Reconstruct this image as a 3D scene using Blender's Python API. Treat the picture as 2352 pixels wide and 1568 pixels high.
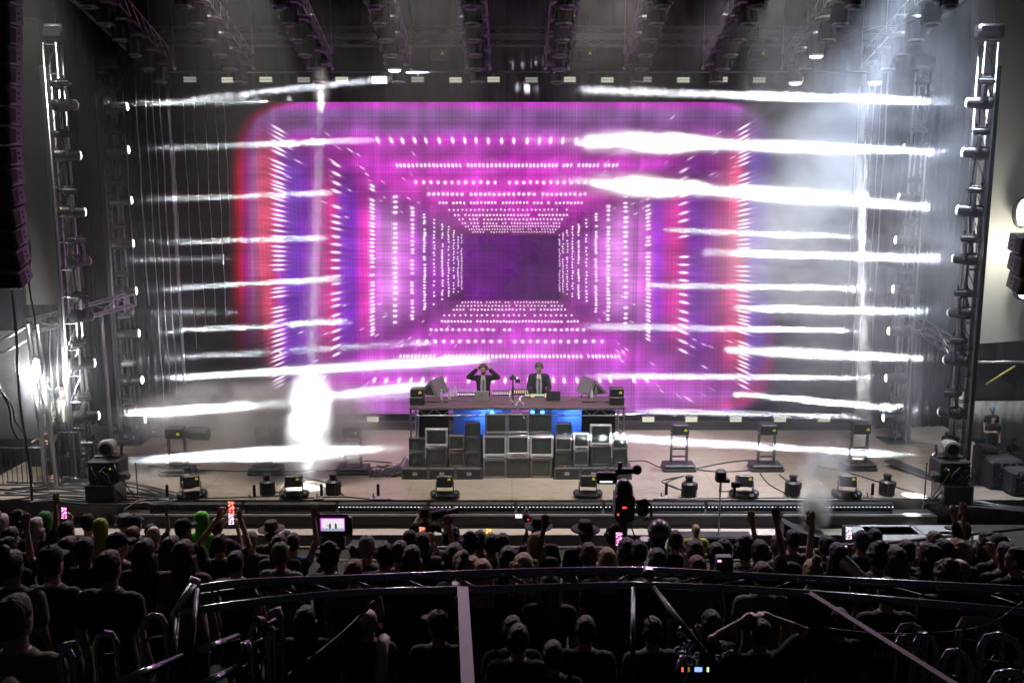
import bpy, bmesh, math, random
import numpy as np
from mathutils import Vector, Matrix
R = math.radians
for o in list(bpy.data.objects): bpy.data.objects.remove(o)
S = bpy.context.scene
COL = S.collection
# ------------------------------------------------------------------ camera
CAMH, PITCH, FPX = 6.9, R(9.0), 2100.0          # focal length in units of a 2352 px wide frame
cd = bpy.data.cameras.new('camera'); cam = bpy.data.objects.new('camera', cd); COL.objects.link(cam)
cam.location = (0, 0, CAMH); cam.rotation_euler = (R(90) - PITCH, 0, 0)
cd.sensor_width = 36; cd.lens = 36 * FPX / 2352; cd.clip_start = 0.05; cd.clip_end = 300
S.camera = cam
# ------------------------------------------------------------------ world: night
w = bpy.data.worlds.new('World'); S.world = w; w.use_nodes = True
w.node_tree.nodes['Background'].inputs['Color'].default_value = (0.5, 0.55, 0.8, 1)
w.node_tree.nodes['Background'].inputs['Strength'].default_value = 0.012
S.view_settings.view_transform = 'Standard'; S.view_settings.look = 'None'; S.view_settings.exposure = 0; S.view_settings.gamma = 1
cy = S.cycles
cy.use_denoising = True
cy.volume_bounces = 0; cy.max_bounces = 4; cy.diffuse_bounces = 2; cy.glossy_bounces = 2; cy.transparent_max_bounces = 8
cy.volume_step_rate = 1.0; cy.volume_max_steps = 256; cy.sample_clamp_indirect = 4; cy.sample_clamp_direct = 0
cy.caustics_reflective = False; cy.caustics_refractive = False
cy.use_light_tree = True; cy.use_adaptive_sampling = True; cy.adaptive_threshold = .03; cy.adaptive_min_samples = 20
C9, S9 = math.cos(PITCH), math.sin(PITCH)
def at(u, v, Y=None, Z=None, d=None):
    """world point seen at 2352x1568 picture coordinates, at world depth Y, height Z or axial distance d"""
    kx, kz = (u - 1176) / FPX, (784 - v) / FPX
    D = Vector((kx, C9 + kz * S9, -S9 + kz * C9))
    if d is not None: t = d
    elif Y is not None: t = Y / D.y
    else: t = (Z - CAMH) / D.z
    return Vector((0, 0, CAMH)) + D * t
# ------------------------------------------------------------------ materials
def mat(name, col, rough=0.6, metal=0.0, emit=None, estr=1.0, noise=0.0, nscale=8.0, bump=0.0, alpha=None, spec=None, stretch=None):
    m = bpy.data.materials.new(name); m.use_nodes = True; nt = m.node_tree; b = nt.nodes['Principled BSDF']
    b.inputs['Base Color'].default_value = (*col, 1); b.inputs['Roughness'].default_value = rough; b.inputs['Metallic'].default_value = metal
    if spec is not None: b.inputs['Specular IOR Level'].default_value = spec
    if emit: b.inputs['Emission Color'].default_value = (*emit, 1); b.inputs['Emission Strength'].default_value = estr
    if alpha is not None: b.inputs['Alpha'].default_value = alpha
    if noise or bump:
        tc = nt.nodes.new('ShaderNodeTexCoord'); mp = nt.nodes.new('ShaderNodeMapping'); nz = nt.nodes.new('ShaderNodeTexNoise')
        nt.links.new(tc.outputs['Object'], mp.inputs[0]); nt.links.new(mp.outputs[0], nz.inputs['Vector'])
        if stretch: mp.inputs['Scale'].default_value = stretch
        nz.inputs['Scale'].default_value = nscale; nz.inputs['Detail'].default_value = 5
        if noise:
            mx = nt.nodes.new('ShaderNodeMix'); mx.data_type = 'RGBA'
            mx.inputs['A'].default_value = (*[max(0, c * (1 - noise)) for c in col], 1); mx.inputs['B'].default_value = (*[min(1, c * (1 + noise)) for c in col], 1)
            nt.links.new(nz.outputs['Fac'], mx.inputs['Factor']); nt.links.new(mx.outputs['Result'], b.inputs['Base Color'])
        if bump:
            bp = nt.nodes.new('ShaderNodeBump'); bp.inputs['Strength'].default_value = bump; bp.inputs['Distance'].default_value = 0.02
            nt.links.new(nz.outputs['Fac'], bp.inputs['Height']); nt.links.new(bp.outputs['Normal'], b.inputs['Normal'])
    return m
M = {}
M['black'] = mat('black_paint', (0.02, 0.02, 0.022), 0.45, noise=0.3)
M['matt'] = mat('matt_black', (0.012, 0.012, 0.013), 0.8, noise=0.3)
M['alu'] = mat('aluminium', (0.62, 0.62, 0.64), 0.28, 1.0, noise=0.12, nscale=20)
M['steel'] = mat('dark_steel', (0.16, 0.16, 0.17), 0.35, 0.9, noise=0.2)
M['lens'] = mat('lamp_lens', (0.9, 0.95, 1), 0.1, emit=(0.93, 0.96, 1), estr=7)
M['gloss'] = mat('gloss_black', (0.008, 0.008, 0.01), 0.16, noise=0.2)
M['lensoff'] = mat('dark_lens', (0.03, 0.03, 0.05), 0.06)
M['plastic'] = mat('black_plastic', (0.03, 0.03, 0.033), 0.3, noise=0.2)
# ------------------------------------------------------------------ mesh builder
class MB:
    def __init__(s): s.v = []; s.f = []
    def add(s, vs, fs, mtx=None):
        n = len(s.v); s.v += [tuple(mtx @ Vector(p)) if mtx else tuple(p) for p in vs]; s.f += [tuple(i + n for i in q) for q in fs]; return s
    def box(s, c, d, mtx=None, bev=0.0, taper=1.0):
        x, y, z = [k / 2 for k in d]
        if bev:
            b = min(bev, x * .9, y * .9, z * .9); vs = []
            for sx in (-1, 1):
                for sy in (-1, 1):
                    for sz in (-1, 1):
                        vs += [(c[0] + sx * (x - b), c[1] + sy * (y - b), c[2] + sz * z), (c[0] + sx * x, c[1] + sy * (y - b), c[2] + sz * (z - b)), (c[0] + sx * (x - b), c[1] + sy * y, c[2] + sz * (z - b))]
            def I(sx, sy, sz, k): return (((sx > 0) * 4 + (sy > 0) * 2 + (sz > 0)) * 3 + k)
            fs = []
            for a in (-1, 1):
                fs += [(I(-1, -1, a, 0), I(1, -1, a, 0), I(1, 1, a, 0), I(-1, 1, a, 0)), (I(a, -1, -1, 1), I(a, 1, -1, 1), I(a, 1, 1, 1), I(a, -1, 1, 1)), (I(-1, a, -1, 2), I(1, a, -1, 2), I(1, a, 1, 2), I(-1, a, 1, 2))]
                for e in (-1, 1):
                    fs += [(I(a, -1, e, 0), I(a, 1, e, 0), I(a, 1, e, 1), I(a, -1, e, 1)), (I(-1, a, e, 0), I(1, a, e, 0), I(1, a, e, 2), I(-1, a, e, 2)), (I(a, e, -1, 1), I(a, e, 1, 1), I(a, e, 1, 2), I(a, e, -1, 2))]
                    for g in (-1, 1): fs += [(I(a, e, g, 0), I(a, e, g, 1), I(a, e, g, 2))]
            return s.add(vs, fs, mtx)
        vs = [(c[0] + i * x * (taper if k > 0 else 1), c[1] + j * y * (taper if k > 0 else 1), c[2] + k * z) for k in (-1, 1) for j in (-1, 1) for i in (-1, 1)]
        return s.add(vs, [(0, 2, 3, 1), (4, 5, 7, 6), (0, 1, 5, 4), (2, 6, 7, 3), (0, 4, 6, 2), (1, 3, 7, 5)], mtx)
    def tube(s, p0, p1, r0, r1=None, n=8, cap=True):
        p0, p1 = Vector(p0), Vector(p1); r1 = r0 if r1 is None else r1; d = (p1 - p0)
        if d.length < 1e-6: return s
        q = d.to_track_quat('Z', 'Y'); vs = []
        for p, r in ((p0, r0), (p1, r1)):
            for i in range(n):
                a = 2 * math.pi * i / n; vs.append(p + q @ Vector((math.cos(a) * r, math.sin(a) * r, 0)))
        fs = [(i, (i + 1) % n, n + (i + 1) % n, n + i) for i in range(n)]
        if cap: fs += [tuple(range(n - 1, -1, -1)), tuple(range(n, 2 * n))]
        return s.add(vs, fs)
    def path(s, pts, r, n=6, cap=True):
        pts = [Vector(p) for p in pts]; rs = r if isinstance(r, (list, tuple)) else [r] * len(pts); vs = []; up = Vector((0, 0, 1)); prev = None
        for i, p in enumerate(pts):
            d = (pts[min(i + 1, len(pts) - 1)] - pts[max(i - 1, 0)]).normalized()
            if prev is None:
                a = d.cross(Vector((0, 0, 1)) if abs(d.z) < .9 else Vector((1, 0, 0))).normalized()
            else:
                a = (prev - d * prev.dot(d)).normalized()
            prev = a; b = d.cross(a)
            for k in range(n):
                t = 2 * math.pi * k / n; vs.append(p + (a * math.cos(t) + b * math.sin(t)) * rs[i])
        fs = [(i * n + k, i * n + (k + 1) % n, (i + 1) * n + (k + 1) % n, (i + 1) * n + k) for i in range(len(pts) - 1) for k in range(n)]
        if cap: fs += [tuple(range(n - 1, -1, -1)), tuple(range((len(pts) - 1) * n, len(pts) * n))]
        return s.add(vs, fs)
    def rings(s, rg, n=14, cap=True, mtx=None):
        """rg: list of (centre, half x, half y[, tilt axes]) stacked ellipses in planes normal to z unless a frame (ax, ay) is given"""
        vs = []
        for g in rg:
            c = Vector(g[0]); ax = g[3] if len(g) > 3 else Vector((1, 0, 0)); ay = g[4] if len(g) > 4 else Vector((0, 1, 0))
            for k in range(n):
                t = 2 * math.pi * k / n; vs.append(c + ax * (g[1] * math.cos(t)) + ay * (g[2] * math.sin(t)))
        fs = [(i * n + k, i * n + (k + 1) % n, (i + 1) * n + (k + 1) % n, (i + 1) * n + k) for i in range(len(rg) - 1) for k in range(n)]
        if cap: fs += [tuple(range(n - 1, -1, -1)), tuple(range((len(rg) - 1) * n, len(rg) * n))]
        return s.add(vs, fs, mtx)
    def ball(s, c, r, n=10, m=7, mtx=None):
        r = r if isinstance(r, (tuple, list)) else (r, r, r); rg = []
        for i in range(m):
            a = math.pi * (i + .02) / (m - 1 + .04); rg.append(((c[0], c[1], c[2] - r[2] * math.cos(a)), max(1e-4, r[0] * math.sin(a)), max(1e-4, r[1] * math.sin(a))))
        return s.rings(rg, n, True, mtx)
    def mesh(s, name):
        me = bpy.data.meshes.new(name); me.from_pydata(s.v, [], s.f); me.update(); return me
    def build(s, name, m, parent=None, smooth=False, loc=None, rot=None):
        return obj(name, s.mesh(name), m, parent, smooth, loc, rot)
def fixn(me):
    bm = bmesh.new(); bm.from_mesh(me); bmesh.ops.recalc_face_normals(bm, faces=bm.faces); bm.to_mesh(me); bm.free()
def obj(name, me, m, parent=None, smooth=False, loc=None, rot=None):
    fixn(me)
    if smooth: me.shade_smooth() if smooth is True else me.set_sharp_from_angle(angle=R(smooth))
    o = bpy.data.objects.new(name, me); COL.objects.link(o)
    if m: me.materials.append(M[m] if isinstance(m, str) else m)
    if parent: o.parent = parent
    if loc is not None: o.location = loc
    if rot is not None: o.rotation_euler = rot
    return o
def tag(o, label=None, cat=None, group=None, kind=None):
    if label: o['label'] = label
    if cat: o['category'] = cat
    if group: o['group'] = group
    if kind: o['kind'] = kind
    return o
def thing(name, label, cat, loc=(0, 0, 0), rot=(0, 0, 0), group=None, kind=None):
    o = bpy.data.objects.new(name, None); COL.objects.link(o); o.location = loc; o.rotation_euler = rot; o.empty_display_size = .2
    return tag(o, label, cat, group, kind)
KIDS = {}
def dup(root, loc, rot=None, label=None, group=None, scale=None):
    def cp(o, par):
        c = o.copy(); COL.objects.link(c)
        if par: c.parent = par
        for k in KIDS.setdefault(o.name, list(o.children)): cp(k, c)
        return c
    r = cp(root, None); r.location = loc
    if rot is not None: r.rotation_euler = rot
    if scale: r.scale = scale
    if label: r['label'] = label
    if group: r['group'] = group
    return r
def structure(name, mb, m): return tag(mb.build(name, m), kind='structure')
# ------------------------------------------------------------------ stage setting
def floor_mat():
    m = mat('stage_floor', (0.30, 0.25, 0.205), 0.42, noise=0.30, nscale=0.9, bump=0.05); nt = m.node_tree; b = nt.nodes['Principled BSDF']; N = nt.nodes.new; Lk = nt.links.new
    src = b.inputs['Base Color'].links[0].from_socket; tc = N('ShaderNodeTexCoord')
    br = N('ShaderNodeTexBrick'); br.offset = 0; br.inputs['Scale'].default_value = 1; br.inputs['Brick Width'].default_value = 2.44; br.inputs['Row Height'].default_value = 1.22; br.inputs['Mortar Size'].default_value = .008; br.inputs['Color1'].default_value = (1, 1, 1, 1); br.inputs['Color2'].default_value = (.93, .93, .93, 1); br.inputs['Mortar'].default_value = (.45, .45, .45, 1); Lk(tc.outputs['Object'], br.inputs['Vector'])
    mu = N('ShaderNodeMix'); mu.data_type = 'RGBA'; mu.blend_type = 'MULTIPLY'; mu.inputs['Factor'].default_value = 1; Lk(src, mu.inputs['A']); Lk(br.outputs['Color'], mu.inputs['B'])
    mp = N('ShaderNodeMapping'); mp.inputs['Scale'].default_value = (1, 5, 1); Lk(tc.outputs['Object'], mp.inputs[0]); nz = N('ShaderNodeTexNoise'); nz.inputs['Scale'].default_value = 2.2; nz.inputs['Detail'].default_value = 9; nz.inputs['Roughness'].default_value = .75; nz.inputs['Distortion'].default_value = 1.2; Lk(mp.outputs[0], nz.inputs['Vector'])
    cr = N('ShaderNodeValToRGB'); cr.color_ramp.elements[0].position = .36; cr.color_ramp.elements[0].color = (.62, .6, .58, 1); cr.color_ramp.elements[1].position = .52; Lk(nz.outputs['Fac'], cr.inputs[0])
    m2 = N('ShaderNodeMix'); m2.data_type = 'RGBA'; m2.blend_type = 'MULTIPLY'; m2.inputs['Factor'].default_value = 1; Lk(mu.outputs['Result'], m2.inputs['A']); Lk(cr.outputs[0], m2.inputs['B']); Lk(m2.outputs['Result'], b.inputs['Base Color'])
    return m
M['stage'] = floor_mat()
M['black_cloth'] = mat('black_cloth', (0.0012, 0.0012, 0.0014), 0.95, spec=.0, noise=0.5, nscale=3, stretch=(6, 6, .3))
mb = MB(); mb.box((0.15, 23.9, -0.3), (26, 7.3, 0.6)); structure('stage_floor', mb, 'stage')
# video wall
YL = 27.0
p0, p1 = at(385, 950, Y=YL), at(1968, 235, Y=YL)
def led():
    NX, NY = 1000, 452
    xs = np.linspace(p0.x, p1.x, NX + 1); zs = np.linspace(p0.z, p1.z, NY + 1)
    X, Z = np.meshgrid((xs[:-1] + xs[1:]) / 2, (zs[:-1] + zs[1:]) / 2)
    dd = YL * C9 + (CAMH - Z) * S9
    U = 1176 + FPX * X / dd; V = 784 + FPX * ((CAMH - Z) * C9 - YL * S9) / dd
    rng = np.random.RandomState(4)
    def ramp(t, st):
        st = sorted(st); ts = [a[0] for a in st]; return np.stack([np.interp(t, ts, [a[1][k] for a in st]) for k in range(3)], -1)
    L = [(500, (0, 0, 0)), (526, (120, 0, 14)), (545, (190, 0, 30)), (562, (150, 10, 110)), (580, (165, 95, 160)), (602, (200, 70, 100)), (622, (214, 70, 104)), (648, (150, 60, 190)), (672, (108, 44, 180)), (700, (126, 40, 175)), (735, (160, 40, 135)), (762, (214, 55, 140)), (785, (134, 52, 190)), (812, (130, 45, 190)), (836, (215, 50, 165)), (862, (215, 105, 220)), (905, (232, 150, 236)), (945, (205, 90, 215)), (975, (170, 60, 195)), (1010, (150, 45, 165)), (1050, (120, 28, 140)), (1064, (100, 5, 118)), (1176, (100, 8, 112))]
    RR = [(1176, (92, 6, 96)), (1283, (96, 10, 92)), (1292, (130, 30, 140)), (1330, (165, 60, 175)), (1370, (200, 90, 205)), (1410, (228, 140, 232)), (1450, (225, 130, 232)), (1487, (205, 90, 205)), (1510, (150, 50, 200)), (1545, (210, 50, 150)), (1568, (205, 60, 170)), (1590, (122, 46, 172)), (1630, (140, 40, 150)), (1668, (190, 50, 120)), (1700, (225, 70, 115)), (1722, (112, 60, 165)), (1755, (75, 40, 150)), (1785, (50, 10, 60)), (1820, (0, 0, 0))]
    T = [(235, (196, 60, 196)), (244, (190, 66, 190)), (258, (140, 95, 160)), (285, (128, 70, 140)), (300, (150, 80, 165)), (322, (210, 55, 200)), (345, (165, 55, 165)), (362, (180, 50, 170)), (380, (215, 62, 210)), (400, (205, 50, 190)), (420, (222, 60, 205)), (446, (215, 55, 195)), (470, (190, 45, 175)), (510, (160, 40, 150)), (538, (110, 20, 100)), (544, (90, 4, 100)), (615, (88, 6, 96))]
    B = [(615, (88, 6, 96)), (684, (86, 10, 84)), (692, (130, 35, 125)), (730, (165, 50, 160)), (757, (180, 55, 180)), (784, (200, 70, 205)), (818, (212, 80, 212)), (850, (190, 80, 205)), (873, (206, 80, 206)), (900, (185, 90, 196)), (930, (172, 88, 184)), (950, (165, 90, 176))]
    H = np.where((U < 1176)[..., None], ramp(U, L), ramp(U, RR)); Vc = np.where((V < 615)[..., None], ramp(V, T), ramp(V, B))
    sx = np.where(U < 1176, (1176 - U) / 560, (U - 1176) / 545); sy = np.where(V < 615, (615 - V) / 300, (V - 615) / 275)
    k = np.clip((sx - sy) / 0.34 + 0.5, 0, 1)[..., None]; k = k * k * (3 - 2 * k)
    C = H * k + Vc * (1 - k)
    crn = np.exp(-((sx - sy) / 0.16) ** 2) * np.clip((np.maximum(sx, sy) - .2) / .3, 0, 1)
    C = C * (1 - .36 * crn[..., None]) + np.array([60, 22, 90]) * (.22 * crn[..., None])
    inn = (np.abs(U - 1174) < 110) & (V > 541) & (V < 688)
    C[inn] = (np.array([98, 0, 122]) * (1 - .30 * np.clip((U[inn] - 1120) / 120, 0, 1))[:, None])
    # rounded outline of the picture
    ex = np.where(U < 1176, (1176 - U) / 655, (U - 1176) / 632); ey = np.where(V < 600, (600 - V) / 392, (V - 600) / 372)
    n = (np.clip(ex, 0, 9) ** 7 + np.clip(ey, 0, 9) ** 7) ** (1 / 7)
    m = np.clip((1.0 - n) / .05, 0, 1); rim = np.exp(-((n - .982) / .019) ** 2) * ((ex > ey * .82)) * (U < 1500)
    rimr = np.exp(-((n - .94) / .035) ** 2) * ((ex > .6)) * (U > 1500) * np.clip((V - 700) / 150, 0, 1) * (V < 935) * .45
    C = C * .93; C = C * (1 - rim[..., None]) + np.array([172, 0, 36]) * rim[..., None]; C = C * (1 - rimr[..., None]) + np.array([190, 20, 60]) * rimr[..., None]
    C = C * m[..., None]
    lowl = np.clip(1 - (V - 640) / 240, 0, 1) ; C *= np.where((U < 690) & (V > 640), np.clip(lowl + np.clip((U - 600) / 90, 0, 1), 0.1, 1), 1)[..., None]
    # panel and scan texture
    cols = 1 + .10 * rng.randn(NX); rows = 1 + .05 * rng.randn(NY)
    def bl(a, q):
        return np.convolve(np.pad(a, q, mode='edge'), np.ones(2 * q + 1) / (2 * q + 1), 'valid')
    g = (.5 * cols + .5 * (1 + 2.2 * (bl(cols, 6) - 1)))[None, :] * rows[:, None]
    big = 1 + .28 * np.sin(U / 23 + 3 * np.sin(V / 61)) * np.sin(V / 17 + U / 90) * .4
    C = C * g[..., None] * big[..., None]
    lin = np.where(C / 255 <= .04045, C / 255 / 12.92, ((np.clip(C, 0, 400) / 255 + .055) / 1.055) ** 2.4)
    lin = np.clip(lin, 0, None)
    # dots of the tunnel
    gx = (NX) / (U[0, -1] - U[0, 0]); out = np.zeros((NY, NX)); glow = np.zeros((NY, NX))
    def px(u, v):
        p = at(u, v, Y=YL); return (p.x - p0.x) / (p1.x - p0.x) * NX, (p.z - p0.z) / (p1.z - p0.z) * NY
    def dot(u, v, ln, wd, ang, amp=1.0):
        ln *= .88; wd *= .88; a, b = px(u, v); rr = int(ln * gx * 1.6 + 4); i0, i1, j0, j1 = max(0, int(a) - rr), min(NX, int(a) + rr), max(0, int(b) - rr), min(NY, int(b) + rr)
        if i0 >= i1 or j0 >= j1: return
        ii, jj = np.meshgrid(np.arange(i0, i1) + .5 - a, np.arange(j0, j1) + .5 - b); ca, sa = math.cos(ang), math.sin(ang)
        x = (ii * ca + jj * sa) / (ln * .5 * gx); y = (-ii * sa + jj * ca) / (wd * .5 * gx); q = x * x + y * y
        out[j0:j1, i0:i1] = np.maximum(out[j0:j1, i0:i1], amp * np.exp(-q ** 1.6 * 1.1)); glow[j0:j1, i0:i1] = np.maximum(glow[j0:j1, i0:i1], amp * .3 * np.exp(-q * .28))
    def rad(u, v): return math.atan2(-(v - 605), (u - 1176))
    def column(u, v0, v1, ln, wd, sp, bend):
        v = v0
        while v < v1:
            uu = u + bend * ((v - 600) / 300) ** 2; a = rad(uu, v); a = a if ln > 12 else 0
            if rng.rand() < .9: dot(uu + rng.uniform(-1, 1), v, ln * rng.uniform(.8, 1.1), wd * rng.uniform(.8, 1.1), a, 1)
            v += sp * rng.choice([.8, 1, 1, 1.2])
    for u, v0, v1, ln, wd, sp in ((640, 297, 892, 36, 4.6, 10.6), (772, 378, 826, 25, 5.4, 18), (855, 427, 780, 13, 5.4, 8.6), (908, 452, 752, 11, 6, 12), (947, 478, 736, 9, 6, 9), (975, 493, 716, 6.5, 5, 6.6), (997, 505, 704, 4.5, 4, 8), (1016, 516, 690, 4.5, 4, 5), (1030, 521, 684, 4, 3.6, 6), (1042, 530, 676, 3.6, 3.4, 6), (1052, 536, 672, 3.2, 3, 5), (1060, 540, 668, 3, 2.6, 5),
                                 (1708, 292, 892, 34, 4.6, 10.6), (1570, 392, 826, 24, 5.4, 18), (1489, 430, 780, 13, 5.4, 8.6), (1437, 452, 752, 11, 6, 12), (1397, 474, 736, 9, 6, 9), (1369, 492, 716, 6.5, 5, 6.6), (1347, 505, 704, 4.5, 4, 8), (1329, 516, 690, 4.5, 4, 5), (1315, 521, 684, 4, 3.6, 6), (1303, 530, 676, 3.6, 3.4, 6), (1293, 536, 672, 3.2, 3, 5), (1285, 540, 668, 3, 2.6, 5)):
        column(u, v0, v1, ln, wd, sp, 0 if u > 1176 else 0)
    for v, a0, a1, ln, wd, sp in ((323, 842, 1510, 15, 7.5, 28), (380, 912, 1418, 9, 6, 8.8), (419, 955, 1400, 8, 8, 16.5), (446, 985, 1352, 7, 8, 11), (466, 1010, 1337, 5.4, 5.4, 8), (482, 1032, 1310, 4, 4, 10), (494, 1045, 1302, 4.4, 5, 8), (504, 1055, 1296, 4, 4.4, 8), (513, 1062, 1290, 3.4, 4, 7), (520, 1070, 1286, 3.2, 3.4, 6), (527, 1078, 1281, 2.8, 3, 6), (533, 1086, 1276, 2.6, 3, 6),
                                  (873, 860, 1492, 15, 8, 27), (818, 920, 1428, 9, 6.4, 8.8), (784, 960, 1384, 8, 9, 18), (757, 990, 1352, 6, 8, 13), (738, 1015, 1332, 4.8, 5.6, 7.4), (724, 1020, 1318, 4.2, 5, 12), (711, 1042, 1306, 4, 5, 8), (702, 1050, 1292, 3.4, 4, 8), (694, 1062, 1284, 3, 4, 7)):
        u = a0
        while u < a1:
            dx = (u - 1176) / 300; ang = R(90) - dx * R(28) * (1 if v < 600 else -1)
            if rng.rand() < .93: dot(u, v + rng.uniform(-.6, .6), ln, wd * rng.uniform(.8, 1.05), ang, 1)
            u += sp * rng.choice([.92, 1, 1, 1.1])
    for i in range(210):   # stray streaks flying out of the corners
        a = rng.uniform(0, 2 * math.pi); r = rng.uniform(.42, 1.02); u = 1176 + math.copysign(abs(math.cos(a)) ** .6, math.cos(a)) * 600 * r; v = 600 + math.copysign(abs(math.sin(a)) ** .6, math.sin(a)) * 345 * r
        if abs(abs(u - 1176) / 600 - abs(v - 600) / 345) < .35 and v < 925: dot(u, v, rng.uniform(14, 26) * r, 2.6 + r, rad(u, v), rng.uniform(.12, .55))
    o_ = out[..., None]; lin = lin * (1 - np.clip(o_, 0, 1)) + np.array([1.5, 1.25, 1.5]) * o_ + glow[..., None] * np.array([.5, .2, .52])
    me = bpy.data.meshes.new('screen')
    VX, VZ = np.meshgrid(xs, zs); co = np.stack([VX, np.full_like(VX, YL), VZ], -1).reshape(-1, 3).astype(np.float32)
    idx = np.arange((NX + 1) * (NY + 1)).reshape(NY + 1, NX + 1); q = np.stack([idx[:-1, :-1], idx[:-1, 1:], idx[1:, 1:], idx[1:, :-1]], -1).reshape(-1).astype(np.int32)
    me.vertices.add(len(co)); me.vertices.foreach_set('co', co.ravel()); nf = NX * NY; me.loops.add(nf * 4); me.loops.foreach_set('vertex_index', q)
    me.polygons.add(nf); me.polygons.foreach_set('loop_start', np.arange(0, nf * 4, 4, dtype=np.int32)); me.polygons.foreach_set('loop_total', np.full(nf, 4, dtype=np.int32)); me.update(calc_edges=True)
    ca = me.color_attributes.new('pixels', 'FLOAT_COLOR', 'CORNER'); c4 = np.concatenate([lin.reshape(-1, 3), np.ones((nf, 1))], 1).astype(np.float32)
    ca.data.foreach_set('color', np.repeat(c4, 4, axis=0).ravel())
    m = bpy.data.materials.new('video_pixels'); m.use_nodes = True; nt = m.node_tree; b = nt.nodes['Principled BSDF']; b.inputs['Base Color'].default_value = (0, 0, 0, 1); b.inputs['Roughness'].default_value = .7; b.inputs['Specular IOR Level'].default_value = 0
    a = nt.nodes.new('ShaderNodeAttribute'); a.attribute_name = 'pixels'; nt.links.new(a.outputs['Color'], b.inputs['Emission Color']); b.inputs['Emission Strength'].default_value = 1.12
    return me, m
me, m = led()
wall = thing('video_wall', 'huge glowing magenta video screen showing a dotted tunnel at the back of the stage', 'video screen')
so = bpy.data.objects.new('screen', me); me.materials.append(m); COL.objects.link(so); so.parent = wall
mb = MB(); mb.box(((p0.x + p1.x) / 2, YL + .1, (p0.z + p1.z) / 2), (p1.x - p0.x + .06, .18, p1.z - p0.z + .06)); mb.build('casing', 'matt', wall)
# ------------------------------------------------------------------ lamps and their beams
def spot(p, q, energy, ang=1.3, rad=.07, lin=5.0, blend=.3, col=(.93, .96, 1), name='beam_lamp'):
    l = bpy.data.lights.new(name, 'SPOT'); o = bpy.data.objects.new(name, l); COL.objects.link(o)
    p, q = Vector(p), Vector(q); o.location = p; o.rotation_euler = (q - p).to_track_quat('-Z', 'Y').to_euler()
    l.energy = energy; l.spot_size = R(ang); l.spot_blend = blend; l.shadow_soft_size = rad; l.color = col
    if lin:
        l.use_nodes = True; nt = l.node_tree; e = nt.nodes['Emission']; f = nt.nodes.new('ShaderNodeLightFalloff'); f.inputs['Strength'].default_value = 1; f.inputs['Smooth'].default_value = lin
        nt.links.new(f.outputs['Quadratic'], e.inputs['Strength'])
    return o
YF, YR = 21.8, 25.3
DOWN = ((739, 165, 706, 21.5, 3), (1967, 172, 1990, 24, 1), (1985, 150, 1972, 23.5, 1), (2010, 120, 2095, 20.6, .6), (2066, 90, 2100, 19.8, .5), (2096, 55, 2110, 20.5, .7))
# smoke
def smoke_mat(name, dens, scale, lo, hi, col=(.9, .9, .92), stretch=(1, 1, 1.6), edge=.35, seed=0.0):
    m = bpy.data.materials.new(name); m.use_nodes = True; nt = m.node_tree; nt.nodes.clear(); N = nt.nodes.new; Lk = nt.links.new
    out = N('ShaderNodeOutputMaterial'); v = N('ShaderNodeVolumeScatter'); Lk(v.outputs[0], out.inputs['Volume']); v.inputs['Color'].default_value = (*col, 1); v.inputs['Anisotropy'].default_value = 0.0
    tc = N('ShaderNodeTexCoord'); mp = N('ShaderNodeMapping'); mp.inputs['Scale'].default_value = stretch; mp.inputs['Location'].default_value = (seed, seed * .7, seed * .3)
    nz = N('ShaderNodeTexNoise'); nz.inputs['Scale'].default_value = scale; nz.inputs['Detail'].default_value = 4; nz.inputs['Roughness'].default_value = .58; nz.inputs['Distortion'].default_value = .6
    g = N('ShaderNodeNewGeometry'); Lk(g.outputs['Position'], mp.inputs[0]); Lk(mp.outputs[0], nz.inputs['Vector'])
    mr = N('ShaderNodeMapRange'); mr.interpolation_type = 'SMOOTHSTEP'; mr.inputs['From Min'].default_value = lo; mr.inputs['From Max'].default_value = hi; mr.inputs['To Max'].default_value = dens; Lk(nz.outputs['Fac'], mr.inputs['Value'])
    ln = N('ShaderNodeVectorMath'); ln.operation = 'LENGTH'; Lk(tc.outputs['Object'], ln.inputs[0])
    fe = N('ShaderNodeMapRange'); fe.interpolation_type = 'SMOOTHSTEP'; fe.inputs['From Min'].default_value = 1.0; fe.inputs['From Max'].default_value = edge; Lk(ln.outputs['Value'], fe.inputs['Value'])
    mu = N('ShaderNodeMath'); mu.operation = 'MULTIPLY'; Lk(mr.outputs[0], mu.inputs[0]); Lk(fe.outputs[0], mu.inputs[1]); Lk(mu.outputs[0], v.inputs['Density'])
    return m
def cloud(u, v, Y, ru, rv, ry, dens, seed=0, scale=.9, lo=.42, hi=.68, col=(.9, .9, .92), label=None, edge=.2):
    c = at(u, v, Y=Y); k = (Y * C9) / FPX
    mb = MB(); mb.ball((0, 0, 0), 1, 20, 13)
    o = mb.build('smoke_cloud', smoke_mat('smoke', dens, scale, lo, hi, col, edge=edge, seed=seed)); o.location = c; o.scale = (ru * k, ry, rv * k)
    return tag(o, label or 'smoke', 'smoke', kind='stuff')
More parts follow.
